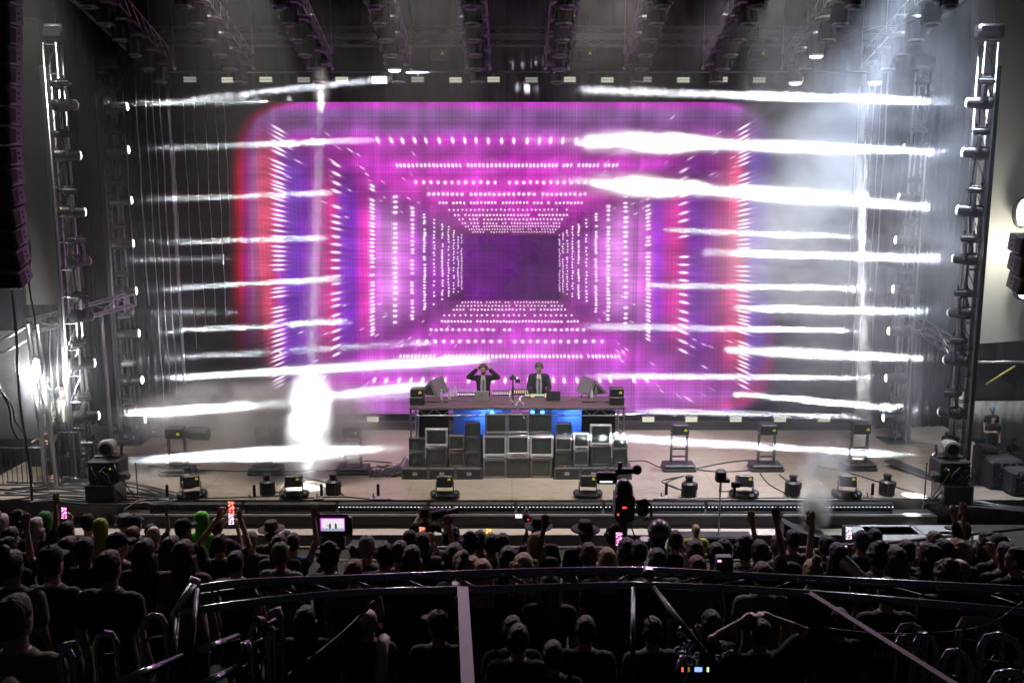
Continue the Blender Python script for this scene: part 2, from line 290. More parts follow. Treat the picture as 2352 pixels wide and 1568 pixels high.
# ------------------------------------------------------------------ stage front, pit, terraces, walls
ORD = ['first', 'second', 'third', 'fourth', 'fifth', 'sixth', 'seventh', 'eighth', 'ninth', 'tenth', 'eleventh', 'twelfth', 'thirteenth', 'fourteenth', 'fifteenth', 'sixteenth', 'seventeenth', 'eighteenth', 'nineteenth', 'twentieth']
M['wood'] = mat('dark_deck', (0.03, 0.028, 0.03), 0.6, noise=0.3)
M['ledge'] = mat('ledge_paint', (0.22, 0.2, 0.2), 0.5, noise=0.2)
M['front'] = mat('pit_front_panel', (0.42, 0.36, 0.34), 0.6, noise=0.15, nscale=30)
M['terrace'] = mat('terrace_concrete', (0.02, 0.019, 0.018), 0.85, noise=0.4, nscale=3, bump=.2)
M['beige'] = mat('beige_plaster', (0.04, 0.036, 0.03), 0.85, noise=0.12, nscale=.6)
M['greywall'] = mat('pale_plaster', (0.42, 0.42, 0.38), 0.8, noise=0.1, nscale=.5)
mb = MB(); mb.box((0.3, 20.0, -.33), (18.6, .5, .22)); mb.box((0.3, 19.82, -.52), (18.6, .14, .22)); structure('stage_apron', mb, 'wood')
mb = MB(); mb.box((0.3, 19.86, -.212), (18.4, .1, .014)); structure('apron_ledge', mb, 'ledge')
mb = MB(); mb.box((0, 19.55, -.52), (21, .42, .04)); mb.box((0, 19.37, -.67), (21, .06, .25)); structure('pit_step', mb, 'front')
mb = MB(); mb.box((0, 17.0, -.87), (40, 4.9, .1)); structure('pit_floor', mb, 'terrace')
def gprof(y, left):
    if y > 16.2: return -.82
    if left: return 1.0 + .31 * (12 - y) if y < 12 else 1.0 - (y - 12) * .433
    return 1.38 if y < 10 else 1.38 - (y - 10) * .355
def ground(y, x=0.0): q = math.floor((16.2 - y) / .6); return gprof(16.2 - (q + .5) * .6, x < -2.0) if y < 16.2 else -.82
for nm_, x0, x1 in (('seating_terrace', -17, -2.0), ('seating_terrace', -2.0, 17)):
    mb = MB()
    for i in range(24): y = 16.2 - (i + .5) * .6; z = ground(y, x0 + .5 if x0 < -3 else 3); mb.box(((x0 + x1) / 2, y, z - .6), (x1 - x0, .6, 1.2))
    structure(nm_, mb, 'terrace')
# dark curtain behind the screen and ceiling
def curtain(name, x0, x1, y0, y1, z0, z1, lab, m='black_cloth', kind=None, n=90, amp=.07):
    mb = MB(); vs = []; 
    for i in range(n + 1):
        t = i / n; x = x0 + (x1 - x0) * t; y = y0 + (y1 - y0) * t; o = amp * math.sin(i * 1.9) + amp * .5 * math.sin(i * .77 + 1)
        nx, ny = (y1 - y0), -(x1 - x0); l = math.hypot(nx, ny); vs += [(x + o * nx / l, y + o * ny / l, z0), (x + o * nx / l, y + o * ny / l, z1)]
    mb.add(vs, [(2 * i, 2 * i + 2, 2 * i + 3, 2 * i + 1) for i in range(n)]); o = mb.build(name, m, None, True); sm = o.modifiers.new('s', 'SOLIDIFY'); sm.thickness = .02
    return tag(o, lab, 'curtain', kind=kind)
curtain('stage_curtain', -15, 15, 27.9, 27.9, 0, 15.5, 'wide black curtain hanging behind the video screen', n=260)
curtain('wing_curtain', -12.6, -10.6, 27.2, 26.9, 0, 9.5, 'black pleated drape between the screen and the wing where the crew watch', n=60)
curtain('wing_curtain', 11.0, 13.6, 26.9, 27.2, 0, 9.5, 'black pleated drape between the screen and the foggy wing', n=60)
mb = MB(); mb.box((0, 22, 15.8), (34, 14, .3)); structure('stage_ceiling', mb, 'matt')
# side walls of the theatre
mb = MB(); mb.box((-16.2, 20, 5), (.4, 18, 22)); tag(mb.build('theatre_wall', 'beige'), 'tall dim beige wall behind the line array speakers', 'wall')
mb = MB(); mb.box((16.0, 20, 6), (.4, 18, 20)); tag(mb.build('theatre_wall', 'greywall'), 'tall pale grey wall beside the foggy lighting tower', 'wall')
a, b = at(88, 110, Y=17.6), at(330, 800, Y=21.5)
mb = MB(); vs = []
for (u, v, Y) in ((40, 40, 17.4), (84, 40, 17.4), (190, 700, 19.5), (60, 700, 19.5)):
    p = at(u, v, Y=Y + 4); vs.append(p)
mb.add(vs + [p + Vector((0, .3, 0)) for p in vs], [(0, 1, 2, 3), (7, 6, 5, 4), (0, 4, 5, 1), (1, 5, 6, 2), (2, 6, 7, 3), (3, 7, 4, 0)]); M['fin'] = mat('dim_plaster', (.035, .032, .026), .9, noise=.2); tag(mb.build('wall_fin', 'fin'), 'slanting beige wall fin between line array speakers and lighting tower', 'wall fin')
mb = MB(); vs = []
for (u, v) in ((2248, -20), (2360, -20), (2380, 780), (2235, 790), ):
    vs.append(at(u, v, Y=25))
mb.add(vs + [p + Vector((0, .4, 0)) for p in vs], [(0, 1, 2, 3), (7, 6, 5, 4), (0, 4, 5, 1), (1, 5, 6, 2), (2, 6, 7, 3), (3, 7, 4, 0)]); tag(mb.build('wall_panel', 'greywall'), 'pale wall panel rising behind the foggy front lighting tower', 'wall panel')
# ------------------------------------------------------------------ moving head lamp
def moving_head(name, label, s=1.0, lens='lens', cover='black'):
    """base on top, yoke hanging, barrel pointing along local +X, origin at lamp pivot"""
    t = thing(name, label, 'spotlight')
    mb = MB(); mb.box((-.02, 0, .40), (.30, .24, .12), bev=.03); mb.box((-.02, 0, .475), (.2, .16, .04), bev=.01)
    mb.tube((-.1, 0, .49), (-.1, 0, .56), .02); mb.tube((.08, 0, .49), (.08, 0, .56), .02); mb.build('base', cover, t, 35)
    mb = MB()
    for sy in (-1, 1): mb.path([(0, sy * .05, .33), (0, sy * .14, .30), (-.01, sy * .165, .2), (-.01, sy * .165, .0)], [.035, .035, .032, .04], 8)
    mb.build('yoke', 'steel', t, 40)
    mb = MB(); ax, ay = Vector((0, 1, 0)), Vector((0, 0, 1))
    mb.rings([((-.22, 0, 0), .06, .06, ax, ay), ((-.2, 0, 0), .105, .105, ax, ay), ((-.06, 0, 0), .13, .13, ax, ay), ((.08, 0, 0), .115, .115, ax, ay), ((.2, 0, 0), .1, .1, ax, ay), ((.25, 0, 0), .098, .098, ax, ay)], 18)
    for k in range(5): mb.rings([((-.17 + k * .035, 0, 0), .132, .132, ax, ay), ((-.16 + k * .035, 0, 0), .132, .132, ax, ay)], 18)
    mb.build('head', cover, t, 40)
    mb = MB(); mb.rings([((.245, 0, 0), .095, .095, ax, ay), ((.275, 0, 0), .085, .085, ax, ay), ((.29, 0, 0), .055, .055, ax, ay)], 18); mb.build('lens', lens, t, True)
    mb = MB(); mb.rings([((.235, 0, 0), .102, .102, ax, ay), ((.262, 0, 0), .102, .102, ax, ay)], 18, False); mb.build('lens_ring', 'alu', t)
    return t
def dup_head(proto, pivot, direction, label, group, up=Vector((0, 0, 1)), scale=None):
    """place so the barrel (local +X) points along direction"""
    r = dup(proto, pivot, None, label, group)
    x = Vector(direction).normalized(); y = up.cross(x).normalized(); z = x.cross(y)
    m = Matrix((x, y, z)).transposed(); r.rotation_euler = m.to_euler()
    if scale: r.scale = (scale,) * 3
    return r
USED = {}
def place_head(proto, *a, **k): return dup_head(proto, *a, **k)
# ------------------------------------------------------------------ lighting towers
def box_truss(mb, a, b, w, h, r=.022, step=.5, up=(0, 0, 1), lace=.010, flat=False):
    a, b = Vector(a), Vector(b); d = (b - a); L = d.length; d.normalize(); s = d.cross(Vector(up)).normalized(); t = s.cross(d)
    offs = [(-1, -1), (1, -1), (1, 1), (-1, 1)] if not flat else [(-1, 0), (1, 0)]
    P = lambda q, k: a + d * q + s * (offs[k][0] * w / 2) + t * (offs[k][1] * h / 2)
    for k in range(len(offs)): mb.tube(P(0, k), P(L, k), r, n=8)
    n = max(1, int(L / step))
    for i in range(n):
        q0, q1 = L * i / n, L * (i + 1) / n; m = len(offs) if not flat else 1
        for k in range(m):
            k2 = (k + 1) % len(offs)
            if i % 2: mb.tube(P(q0, k), P(q1, k2), lace, n=5)
            else: mb.tube(P(q0, k2), P(q1, k), lace, n=5)
            if i == 0: mb.tube(P(0, k), P(0, k2), r * .8, n=6)
            if i == n - 1: mb.tube(P(L, k), P(L, k2), r * .8, n=6)
    return mb
FL = [(173, 241), (182, 357), (193, 487), (201, 599), (208, 725), (215, 833), (225, 954), (240, 1058)]
RL = [(291, 245), (294, 344), (301, 460), (305, 559), (312, 668), (318, 765), (326, 872), (332, 963)]
FR = [(2222, 236), (2212, 350), (2200, 482), (2192, 594), (2182, 718), (2172, 826), (2160, 945), (2147, 1050)]
RR_ = [(2087, 232), (2078, 340), (2065, 453), (2058, 551), (2052, 664), (2042, 760), (2036, 868), (2030, 959)]
EN = {0: [(600, 232), 0, 0, (520, 594), (540, 716), (660, 806), (720, 924), (860, 1032)], 1: [(880, 182), (850, 322), (760, 443), (740, 546), (765, 640), (790, 738), (1080, 826), (960, 886)],
 2: [(1340, 207), (1200, 318), (1270, 412), (1620, 580), (1690, 708), (1670, 804), (1690, 905), (1440, 1006)], 3: [0, (1790, 335), (1700, 427), (1540, 528), (1490, 655), (1360, 750), (1380, 863), (1480, 944)]}
ST = {0: [.25, 0, 0, .08, .15, .35, 2.4, 3.4], 1: [.8, .6, .7, .8, 1.0, 1.2, 4.2, 4.4], 2: [1.5, 2.4, 2.2, 1.2, 1.5, 2.2, 1.5, 1.6], 3: [0, .5, 1.1, 1.1, .9, .9, .9, .8]}
BE = 9000000
proto = moving_head('moving_head_light', 'x'); proto_off = moving_head('moving_head_light', 'x', lens='lensoff', cover='gloss')
towers = [(FL, YF, 1, 'front tower beside the line array speakers', -.16), (RL, YR, 1, 'rear tower in front of the hanging cables', -.13), (FR, YF, -1, 'front tower in thick bluish fog', .16), (RR_, YR, -1, 'rear tower lost in bluish fog', .13)]
for ti, (lst, Y, sg, nm, off) in enumerate(towers):
    base = at(*lst[4], Y=Y); bx = base.x - sg * .42; zt = at(lst[0][0], 100 if Y == YF else 165, Y=Y).z
    t = thing('lighting_tower', {0: 'tall aluminium lighting tower standing beside the crew in the wing', 1: 'slender lighting tower between the front tower and the screen edge', 2: 'tall aluminium lighting tower rising in front of the foggy wing', 3: 'slender lighting tower almost hidden in the bluish fog'}[ti], 'lighting tower', (bx, Y, 0), group='truss lighting towers')
    mb = MB()
    for q in (-.13, .13): mb.tube((sg * .14, q, 0), (sg * .14, q, zt), .03, n=10)
    mb.build('chord', 'alu', t, True)
    mb = MB()
    for q in (-.13, .13): mb.tube((-sg * .16, q, 0), (-sg * .16, q, zt), .026, n=10)
    mb.build('chord', 'alu', t, True)
    mb = MB(); mb.box((-sg * .235, 0, zt / 2 - .2), (.10, .3, zt - .6), bev=.02); mb.build('cable_cover', 'plastic', t)
    mb = MB(); n = int(zt / .62)
    for i in range(n + 1):
        z = .05 + (zt - .1) * i / n
        for q in (-.13, .13): mb.tube((-sg * .16, q, z), (sg * .14, q, z), .016, n=6)
        if i < n:
            mb.tube((-sg * .16, -.13, z), (sg * .14, -.13, z + (zt - .1) / n), .011, n=5)
    mb.build('rung', 'steel', t)
    mb = MB(); mb.box((0, 0, .02), (.9, .9, .04), bev=.01); mb.build('base_plate', 'steel', t)
    mb = MB(); mb.box((0.0, 0, zt + .25), (.62, .3, .34), bev=.06); mb.tube((-.28, 0, zt + .3), (.28, 0, zt + .3), .13, n=12); mb.tube((.1, 0, zt + .4), (.1, 0, zt + 3), .012); mb.build('hoist', 'black', t, 40)
    for q in range(2):
        mb = MB(); mb.path([(sg * (.17 + .03 * q), -.17, zt - .1)] + [(sg * (.19 + .03 * math.sin(k * 1.3 + q)), -.17 + .02 * math.cos(k), zt - .1 - k * (zt - .3) / 18) for k in range(1, 19)], .012, 5); mb.build('cable', 'plastic', t)
    for i, (u, v) in enumerate(lst):
        L = at(u, v, Y=Y - .05); en = EN[ti][i] or (u + sg * 700, v); s = ST[ti][i]; yend = 22.0 if v > 1000 else (24.4 if ti == 0 and v > 800 else 26.9); p2 = at(en[0], en[1], Y=yend); dr = (p2 - L).normalized()
        piv = L - dr * .30
        lab = '%s spotlight up from the floor on the %s' % (ORD[7 - i], nm)
        place_head(proto if s > 0 or ti != 3 else proto_off, piv, dr, lab, 'spotlights on the ' + nm, scale=1.18)
        mb = MB(); mb.tube((bx + sg * .14, Y, piv.z + .5), (piv.x + sg * .08, Y - .02, piv.z + .5), .022); br = mb.build('lamp_bracket', 'steel', t); br.location = (-bx, -Y, 0)
        if s > 0:
            spot(L + dr * .08, L + dr * 10, BE * s * 1.25, 1.55, .085, 1.2, .9, name='beam_lamp')
            if (ti, i) in ((0, 6), (0, 7), (1, 6), (1, 7), (2, 1), (2, 2), (2, 5)): spot(L + dr * .08, L + dr * 10, BE * s * .028, 5.0, .085, 3.0, 1.0, name='added_halo_spot')  # added wide spot imitates fog glow scattered round the strong beams
for (u0, v0, u1, Y, s) in DOWN:
    p = at(u0, v0, Y=Y); q = at(u1, 1100, Y=Y); spot(p, (q.x, Y, 0), BE * s * (.05 if u0 > 1000 else .11), 2.0, .09, 9.0, .9)
    if u0 < 1000: spot(p, (q.x, Y, 0), BE * s * .009, 8.5, .09, 9.0, 1.0, name='added_halo_spot')  # second added spot, widening the glow round the downward beam
for i, (x, y, z, tx, ty, tz, e, c, an) in enumerate(((-6.3, 21.5, 14.2, -5.4, 22.2, 0, .8, (1, .92, .8), 70), (-2.1, 21, 14.2, -1.4, 21.6, 0, .8, (1, .92, .8), 70), (2.1, 21, 14.2, 2.5, 21.6, 0, .8, (1, .91, .82), 70), (6.3, 21.5, 14.2, 6, 22.2, 0, 1.1, (.97, .93, .92), 70), (9.6, 21.5, 13.6, 8.8, 23.2, 0, 3.0, (.78, .86, 1), 66), (-10.5, 20.5, 13, -10.8, 21.2, 0, .45, (1, .95, .85), 60),
    (-3, 14, 12, 0, 22.6, 1.5, .42, (1, .96, .92), 30), (6, 14, 12, 3, 22.6, 1.5, .3, (.95, .97, 1), 34))):
    spot((x, y, z), (tx, ty, tz), 6600 * e, an, .4, None, 1.0, c, 'added_wash_lamp')  # unseen washes without fixtures, added to brighten floor, fog and table
spot((-.5, 12.5, 11.5), (.15, 23.3, 2.2), 1500, 9, .1, None, 1.0, (1, .95, .9), 'added_face_spot')  # unseen narrow spot added to lift the players' dark faces
for i, (x, c, e) in enumerate(((-8, (1, .95, .85), 1), (-2.5, (1, .75, .95), .8), (3, (1, .75, .95), .8), (8.5, (.85, .92, 1), 1))):
    spot((x, 19.2, 9.6), (x * .8, 9.5, 2.6), 2200 * e, 62, .12, None, .8, c, 'added_rim_lamp')  # unseen spots added to put light rims on the crowd
# ------------------------------------------------------------------ ceiling trusses with hanging lamps
VS = math.tan(R(15.7)); proto_dn = proto_off
M['rail'] = mat('rail_alu', (0.42, 0.4, 0.43), 0.35, 1.0, noise=.1)
lastc = {7: .25}
for f in range(10):
    x = .15 + (f - 4.5) * 2.1
    p = Vector((x, 25.2, 10.3)); t = thing('ceiling_truss', '%s hanging ladder truss over the stage, counted from the line array speakers' % ORD[f], 'truss', p, group='ladder trusses above the stage')
    q = Vector((0, -8.5, 8.5 * VS))
    for sx in (-1, 1):
        mb = MB(); mb.tube((sx * .31, 0, 0), Vector((sx * .31, 0, 0)) + q, .024, n=10); mb.build('lower_rail', 'alu', t, True)
        mb = MB(); mb.tube((sx * .31, 0, .36), Vector((sx * .31, 0, .36)) + q, .013, n=8)
        for i in range(17):
            c = Vector((sx * .31, 0, 0)) + q * (i / 16.2); mb.tube(c, c + Vector((0, 0, .36)), .007, n=5)
            if i < 16: mb.tube(c, c + q / 16.2 + Vector((0, 0, .36)), .005, n=4)
        mb.build('side_rail', 'rail', t, 60)
    for i in range(9): c = q * (i / 8.2); mb = MB(); mb.tube(c + Vector((-.31, 0, .36)), c + Vector((.31, 0, .36)), .016, n=6); mb.build('rung', 'steel', t)
    for sx in (-1, 1):
        mb = MB(); mb.tube((sx * .31, 0, .34), (sx * .31, 0, .55), .04); mb.tube((sx * .31, 0, .5), (sx * .31, 0, 4.6), .008, n=5); mb.ball((sx * .31, 0, -.03), .05); mb.build('hanger', 'alu', t)
    for i in range(9):
        c = p + Vector((0, -.25, .02)) + Vector((0, -1, VS)) * (.80 * i)
        lit = {(3, 1): 2.4, (8, 0): 1.2, (8, 2): .9, (9, 0): 1.0}.get((f, i), 0)
        lab = '%s hanging lamp from the screen end of the %s ceiling truss' % (ORD[i], ORD[f])
        dup_head(proto if lit else proto_off, c, (0.0, .03, -1), lab, 'lamps under ceiling truss %s' % ORD[f], up=Vector((0, -1, 0)), scale=1.75)
# cross trusses
for k, (Y, v, lab) in enumerate(((26.6, 72, 'long black cross truss high above the video screen, upper one'), (26.4, 97, 'long black cross truss above the video screen, just under the higher one'))):
    z = at(1176, v, Y=Y).z; mb = MB(); box_truss(mb, (-10.5, Y, z), (10.8, Y, z), .28, .2, .02, .6); t = tag(mb.build('cross_truss', 'steel', None, 60), lab, 'truss')
# roof edge trusses
for sg, (u1, v1, u0), lab in ((-1, (380, 195, 178), 'diagonal roof edge truss above the rear lighting tower by the hanging cables'), (1, (2018, 173, 2219), 'diagonal roof edge truss above the fog covered rear tower')):
    a = at(u1, v1, Y=26.5); b = a + Vector((0, -12, 12 * math.tan(R(12.8))))
    t = thing('roof_truss', lab, 'truss', a, group='roof edge trusses')
    mb = MB(); mb.tube((0, 0, 0), b - a, .045, n=10); mb.build('lower_chord', 'alu', t, True)
    mb = MB(); mb.tube((sg * -.0, 0, .7), b - a + Vector((0, 0, .7)), .035, n=8)
    for i in range(18):
        c = (b - a) * (i / 18); mb.tube(c, c + Vector((0, 0, .7)), .014, n=5); mb.tube(c, c + (b - a) / 18 + Vector((0, 0, .7)), .012, n=5)
        mb.ball(c + Vector((-sg * .1, 0, .22)), .05)
    mb.build('lattice', 'steel', t)
# blinder panels above and below the screen
M['blinder'] = mat('blinder_led', (0.5, 0.5, 0.42), 0.4, emit=(.62, .63, .48), estr=.75)
M['blinder_dim'] = mat('blinder_dim_led', (0.5, 0.5, 0.42), 0.4, emit=(.4, .41, .33), estr=.55)
def blinder(u, v, Y, m, lab, grp):
    p = at(u, v, Y=Y); t = thing('blinder_light', lab, 'stage light', p, group=grp)
    mb = MB(); mb.box((0, .06, 0), (.40, .1, .19), bev=.015); mb.box((0, .1, .13), (.06, .04, .1)); mb.build('housing', 'black', t)
    for dz in (-.038, .038): mb = MB(); mb.box((0, 0, dz), (.35, .02, .066)); mb.build('light_panel', m, t)
    return t
for i in range(17): blinder(436 + i * 87.2, 183 + (i % 2), 26.9, 'blinder' if i % 3 else 'blinder_dim', '%s pale strobe panel above the video screen, counted from the crew side' % ORD[i], 'strobe panels above the video screen')
for i, u in enumerate((556, 656, 756, 856, 1489, 1588, 1690, 1792, 1893)): blinder(u, 963, 26.6, 'blinder', '%s pale rectangular strobe panel on the floor under the video screen' % ORD[i], 'strobe panels under the video screen')
mb = MB(); z = at(1176, 176, Y=27.1).z; mb.tube((-10.2, 27.1, z + .12), (10.4, 27.1, z + .12), .03); tag(mb.build('lamp_pipe', 'steel'), 'thin horizontal pipe carrying the strobe panels above the screen', 'pipe')
mb = MB(); mb.box((.15, 26.75, .12), (21, .25, .24)); tag(mb.build('screen_plinth', 'black'), 'low black plinth running along under the video screen', 'plinth')
# laser boxes seen above the screen
for i, u in enumerate((1008, 1345, 1740)):
    p = at(u, 128, Y=26.6); t = thing('laser_projector', 'small black laser projector with yellow sticker hanging above the screen, %s in its row' % ORD[i], 'laser projector', p, group='laser projectors above the screen')
    mb = MB(); mb.box((0, 0, 0), (.5, .35, .26), bev=.02); mb.tube((0, 0, .13), (0, 0, 1.0), .02); mb.build('housing', 'black', t)
    M.setdefault('yellow', mat('glowing_yellow_sticker', (.85, .75, .03), .5, emit=(.8, .7, .02), estr=.25)); mb = MB(); mb.add([(.06, -.19, .0), (.16, -.19, .0), (.11, -.19, .09)], [(0, 1, 2)]); mb.build('warning_sticker', 'yellow', t)  # sticker colour carries a faint glow of its own
# hanging cables and pipes beside the screen
cab = [(308, 160, 700, .018), (330, 165, 930, .012), (347, 165, 900, .012), (365, 190, 915, .016), (385, 200, 880, .045), (398, 330, 560, .02), (278, 160, 700, .012), (420, 235, 800, .008), (445, 235, 760, .008), (470, 235, 740, .008), (495, 235, 730, .008), (515, 235, 560, .008), (2012, 150, 900, .014), (1998, 160, 860, .02), (2030, 120, 700, .012), (2045, 110, 900, .02), (1975, 200, 700, .01)]
for i, (u, v0, v1, r) in enumerate(cab):
    a = at(u, v0, Y=26.2 if r > .009 else 26.7); b = Vector((a.x, a.y, at(u, v1, Y=a.y).z)); mb = MB(); mb.path([a + (b - a) * (k / 12) + Vector((.015 * math.sin(k * 1.7 + i), 0, 0)) * (r < .03) for k in range(13)], r, 6)
    big = r > .04
    tag(mb.build('hanging_pipe' if big else 'hanging_cable', 'alu', None, True), 'thick vertical aluminium pipe at the screen edge among the cables' if big else ('thin vertical cable hanging at the edge of the screen by the crew' if u < 1000 else 'thin vertical cable hanging in the bluish fog'), 'pipe' if big else 'cable', None if big else ('cables hanging by the crew' if u < 1000 else 'cables hanging in the fog'))
# ------------------------------------------------------------------ line array speakers
M['speaker'] = mat('speaker_grey', (0.30, 0.29, 0.30), 0.55, noise=.15); M['grille'] = mat('speaker_grille', (0.05, 0.05, 0.055), 0.7, noise=.3)
def line_array(lab, pts, Y, sg):
    t = thing('line_array_speaker', lab, 'loudspeaker', at(pts[0][0], pts[0][1], Y=Y), group='line array speakers'); o0 = t.location.copy()
    for (u, v, tilt) in pts:
        p = at(u, v, Y=Y) - o0; Rm = Matrix.Translation(p) @ Matrix.Rotation(R(tilt), 4, 'X')
        mb = MB(); mb.box((-sg * .33, .02, 0), (.98, .5, .355), Rm, bev=.02); c = mb.build('cabinet', 'speaker', t)
        mb = MB(); mb.box((-sg * .3, -.25, 0), (.84, .03, .31), Rm, bev=.01); mb.build('grille', 'grille', c)
        mb = MB()
        for q in (-.05, .05): mb.box((sg * .165, .10 + q * .0, q), (.008, .05, .04), Rm)
        mb.add([Rm @ Vector(k) for k in ((sg * .163, -.22, -.15), (sg * .163, -.02, -.13), (sg * .163, .02, .13), (sg * .163, -.22, .15))], [(0, 1, 2, 3)])
        mb.build('side_plate', 'grille', c)
    return t
pts = [(0 + 18 + (0 if v < 300 else (v - 300) ** 1.5 / 260), v, 2 + (v > 300) * (v - 300) / 16) for v in range(-10, 640, 46)]
line_array('tall hanging column of grey line array speaker cabinets at the dark wall', pts, 18.6, 1)
line_array('lower end of a hanging line array at the pale wall', [(2349, 560, 10), (2348, 606, 14), (2346, 650, 18)], 18.6, -1)
# ------------------------------------------------------------------ DJ table, televisions, gear
M['table'] = mat('table_top_wood', (0.07, 0.04, 0.045), 0.45, noise=.3, stretch=(1, 8, 1)); M['crt'] = mat('crt_glass', (0.045, 0.055, 0.05), 0.12, noise=.2)
M['tv_silver'] = mat('tv_silver', (0.58, 0.58, 0.6), 0.35, .3, noise=.1); M['tv_grey'] = mat('tv_grey', (0.16, 0.155, 0.16), 0.45, noise=.15); M['tv_black'] = mat('tv_black', (0.045, 0.043, 0.045), 0.4, noise=.2); M['tv_brown'] = mat('tv_brown', (0.13, 0.10, 0.085), 0.5, noise=.2)
YT = 21.9
def U6(x): return x * .2288 + 921.6
def V6(y): return y * .2288 + 811
M['led_red'] = mat('red_led', (.5, 0, 0), .4, emit=(1, .05, .02), estr=3)
def tv(x0, y0, x1, y1, m, lab, dvd=False, redled=False):
    a, b = at(U6(x0), V6(y1), Y=YT), at(U6(x1), V6(y0), Y=YT); w_, h_ = b.x - a.x - .006, b.z - a.z - .006
    t = thing('television', lab, 'television', ((a.x + b.x) / 2, YT, a.z + .003), group='old televisions stacked under the table')
    mb = MB(); f = min(.06, w_ * .09); g = h_ * (.25 if dvd else .18); fr = .03
    # front frame as four bars round the tube, then the tapering back
    mb.box((0, .03, g / 2), (w_, .07, g), bev=.012); mb.box((0, .03, h_ - f / 2), (w_, .07, f), bev=.01)
    for s in (-1, 1): mb.box((s * (w_ / 2 - f / 2), .03, (h_ - f + g) / 2), (f, .068, h_ - f - g), bev=.004)
    ax, ay = Vector((1, 0, 0)), Vector((0, 0, 1)); mb.build('front_frame', m, t, 40)
    mb = MB(); mb.add([(s * w_ / 2 * k, yy, h_ * (.5 + q * .5 * k)) for (yy, k) in ((.065, .985), (.2, .95), (.42, .62)) for (s, q) in ((-1, -1), (1, -1), (1, 1), (-1, 1))], [(0, 1, 5, 4), (1, 2, 6, 5), (2, 3, 7, 6), (3, 0, 4, 7), (4, 5, 9, 8), (5, 6, 10, 9), (6, 7, 11, 10), (7, 4, 8, 11), (8, 9, 10, 11)]); mb.build('back_shell', 'tv_black' if m == 'tv_black' else 'tv_grey', t)
    mb = MB(); n = 8; W, H = w_ - 2 * f, h_ - f - g; vs = []
    for j in range(n + 1):
        for i in range(n + 1):
            x, z = (i / n - .5) * 2, (j / n - .5) * 2; vs.append((x * W / 2, .012 - .022 * (1 - x * x) * (1 - z * z) ** .8 if abs(z) < 1 else .012, g + (z + 1) * H / 2))
    mb.add(vs, [(j * (n + 1) + i, j * (n + 1) + i + 1, (j + 1) * (n + 1) + i + 1, (j + 1) * (n + 1) + i) for j in range(n) for i in range(n)]); mb.build('picture_tube', 'crt', t, True)
    mb = MB(); mb.box((0, -.0055, g * .35), (w_ * .7, .003, .02))
    for i in range(4): mb.box((-w_ * .1 + i * w_ * .08, -.008, g * .35), (w_ * .04, .006, .012))
    mb.tube((w_ * .36, -.012, g * .4), (w_ * .36, 0, g * .4), .014, n=10)
    if dvd: mb.box((0, -.007, g * .68), (w_ * .5, .006, .02))
    mb.build('button_strip', 'tv_black' if m != 'tv_black' else 'tv_grey', t)
    if redled: mb = MB(); mb.box((w_ * .1, -.009, g * .4), (.03, .006, .02)); mb.build('power_light', 'led_red', t)
    return t
TVS = [(840, 610, 1062, 823, 'tv_grey', 'grey television top row beside the tall blue gap, first of the big block'), (1062, 610, 1280, 823, 'tv_grey', 'grey television centre of the top row of the big block'), (1280, 610, 1510, 823, 'tv_black', 'dark television at the headphone free end of the big block top row'),
 (820, 827, 1060, 1055, 'tv_silver', 'silver television of the big block middle row, under the blue glow'), (1062, 827, 1287, 1055, 'tv_silver', 'silver television with disc slot in the very middle of the big block'), (1288, 827, 1530, 1055, 'tv_silver', 'brightest silver television of the big block middle row'),
 (820, 1059, 1058, 1275, 'tv_grey', 'grey framed television of the bottom row next to black cases'), (1062, 1059, 1290, 1272, 'tv_black', 'black television in the middle of the bottom row'), (1294, 1059, 1515, 1272, 'tv_brown', 'brownish television of the bottom row near the film camera'),
 (75, 852, 235, 998, 'tv_black', 'small black television, upper of the outermost pair by the cable heap'), (75, 1002, 235, 1155, 'tv_black', 'small black television, lower of the outermost pair by the cable heap'),
 (240, 757, 468, 948, 'tv_silver', 'wide silver framed television standing on a black one near the cable heap'), (245, 952, 470, 1155, 'tv_black', 'wide black television under the silver framed one near the cable heap'),
 (476, 827, 632, 988, 'tv_brown', 'small brown grey television, upper of its pair beside the silver framed one'), (480, 992, 636, 1155, 'tv_brown', 'small brown grey television, lower of its pair beside the silver framed one'),
 (640, 697, 795, 851, 'tv_black', 'small dark television on top of its stack of three by the blue gap'), (640, 855, 797, 1000, 'tv_black', 'small dark television in the middle of its stack of three by the blue gap'), (642, 1004, 800, 1155, 'tv_black', 'small dark television at the bottom of its stack of three by the blue gap'),
 (1557, 706, 1712, 845, 'tv_black', 'small round screened television on top of its stack right of the big block'), (1548, 849, 1710, 990, 'tv_grey', 'small bright screened television in the middle of the stack of three'), (1545, 994, 1710, 1148, 'tv_black', 'small television with a red power light at the bottom of its stack'),
 (1728, 802, 1888, 978, 'tv_silver', 'small silver television with big lower panel, upper of its pair'), (1728, 982, 1882, 1146, 'tv_grey', 'small grey television under the silver one with the big lower panel'),
 (1892, 717, 2115, 938, 'tv_silver', 'large silver television with reflections, upper of its pair near the table leg'), (1900, 942, 2112, 1146, 'tv_black', 'large black television under the big silver one near the table leg'),
 (2120, 847, 2277, 975, 'tv_grey', 'outermost small television where the white beam starts'), (2120, 979, 2272, 1146, 'tv_black', 'outermost small black television under the beam lit one')]
for i, q in enumerate(TVS): tv(*q[:4], q[4], q[5], dvd=i in (4, 21), redled=i == 20)
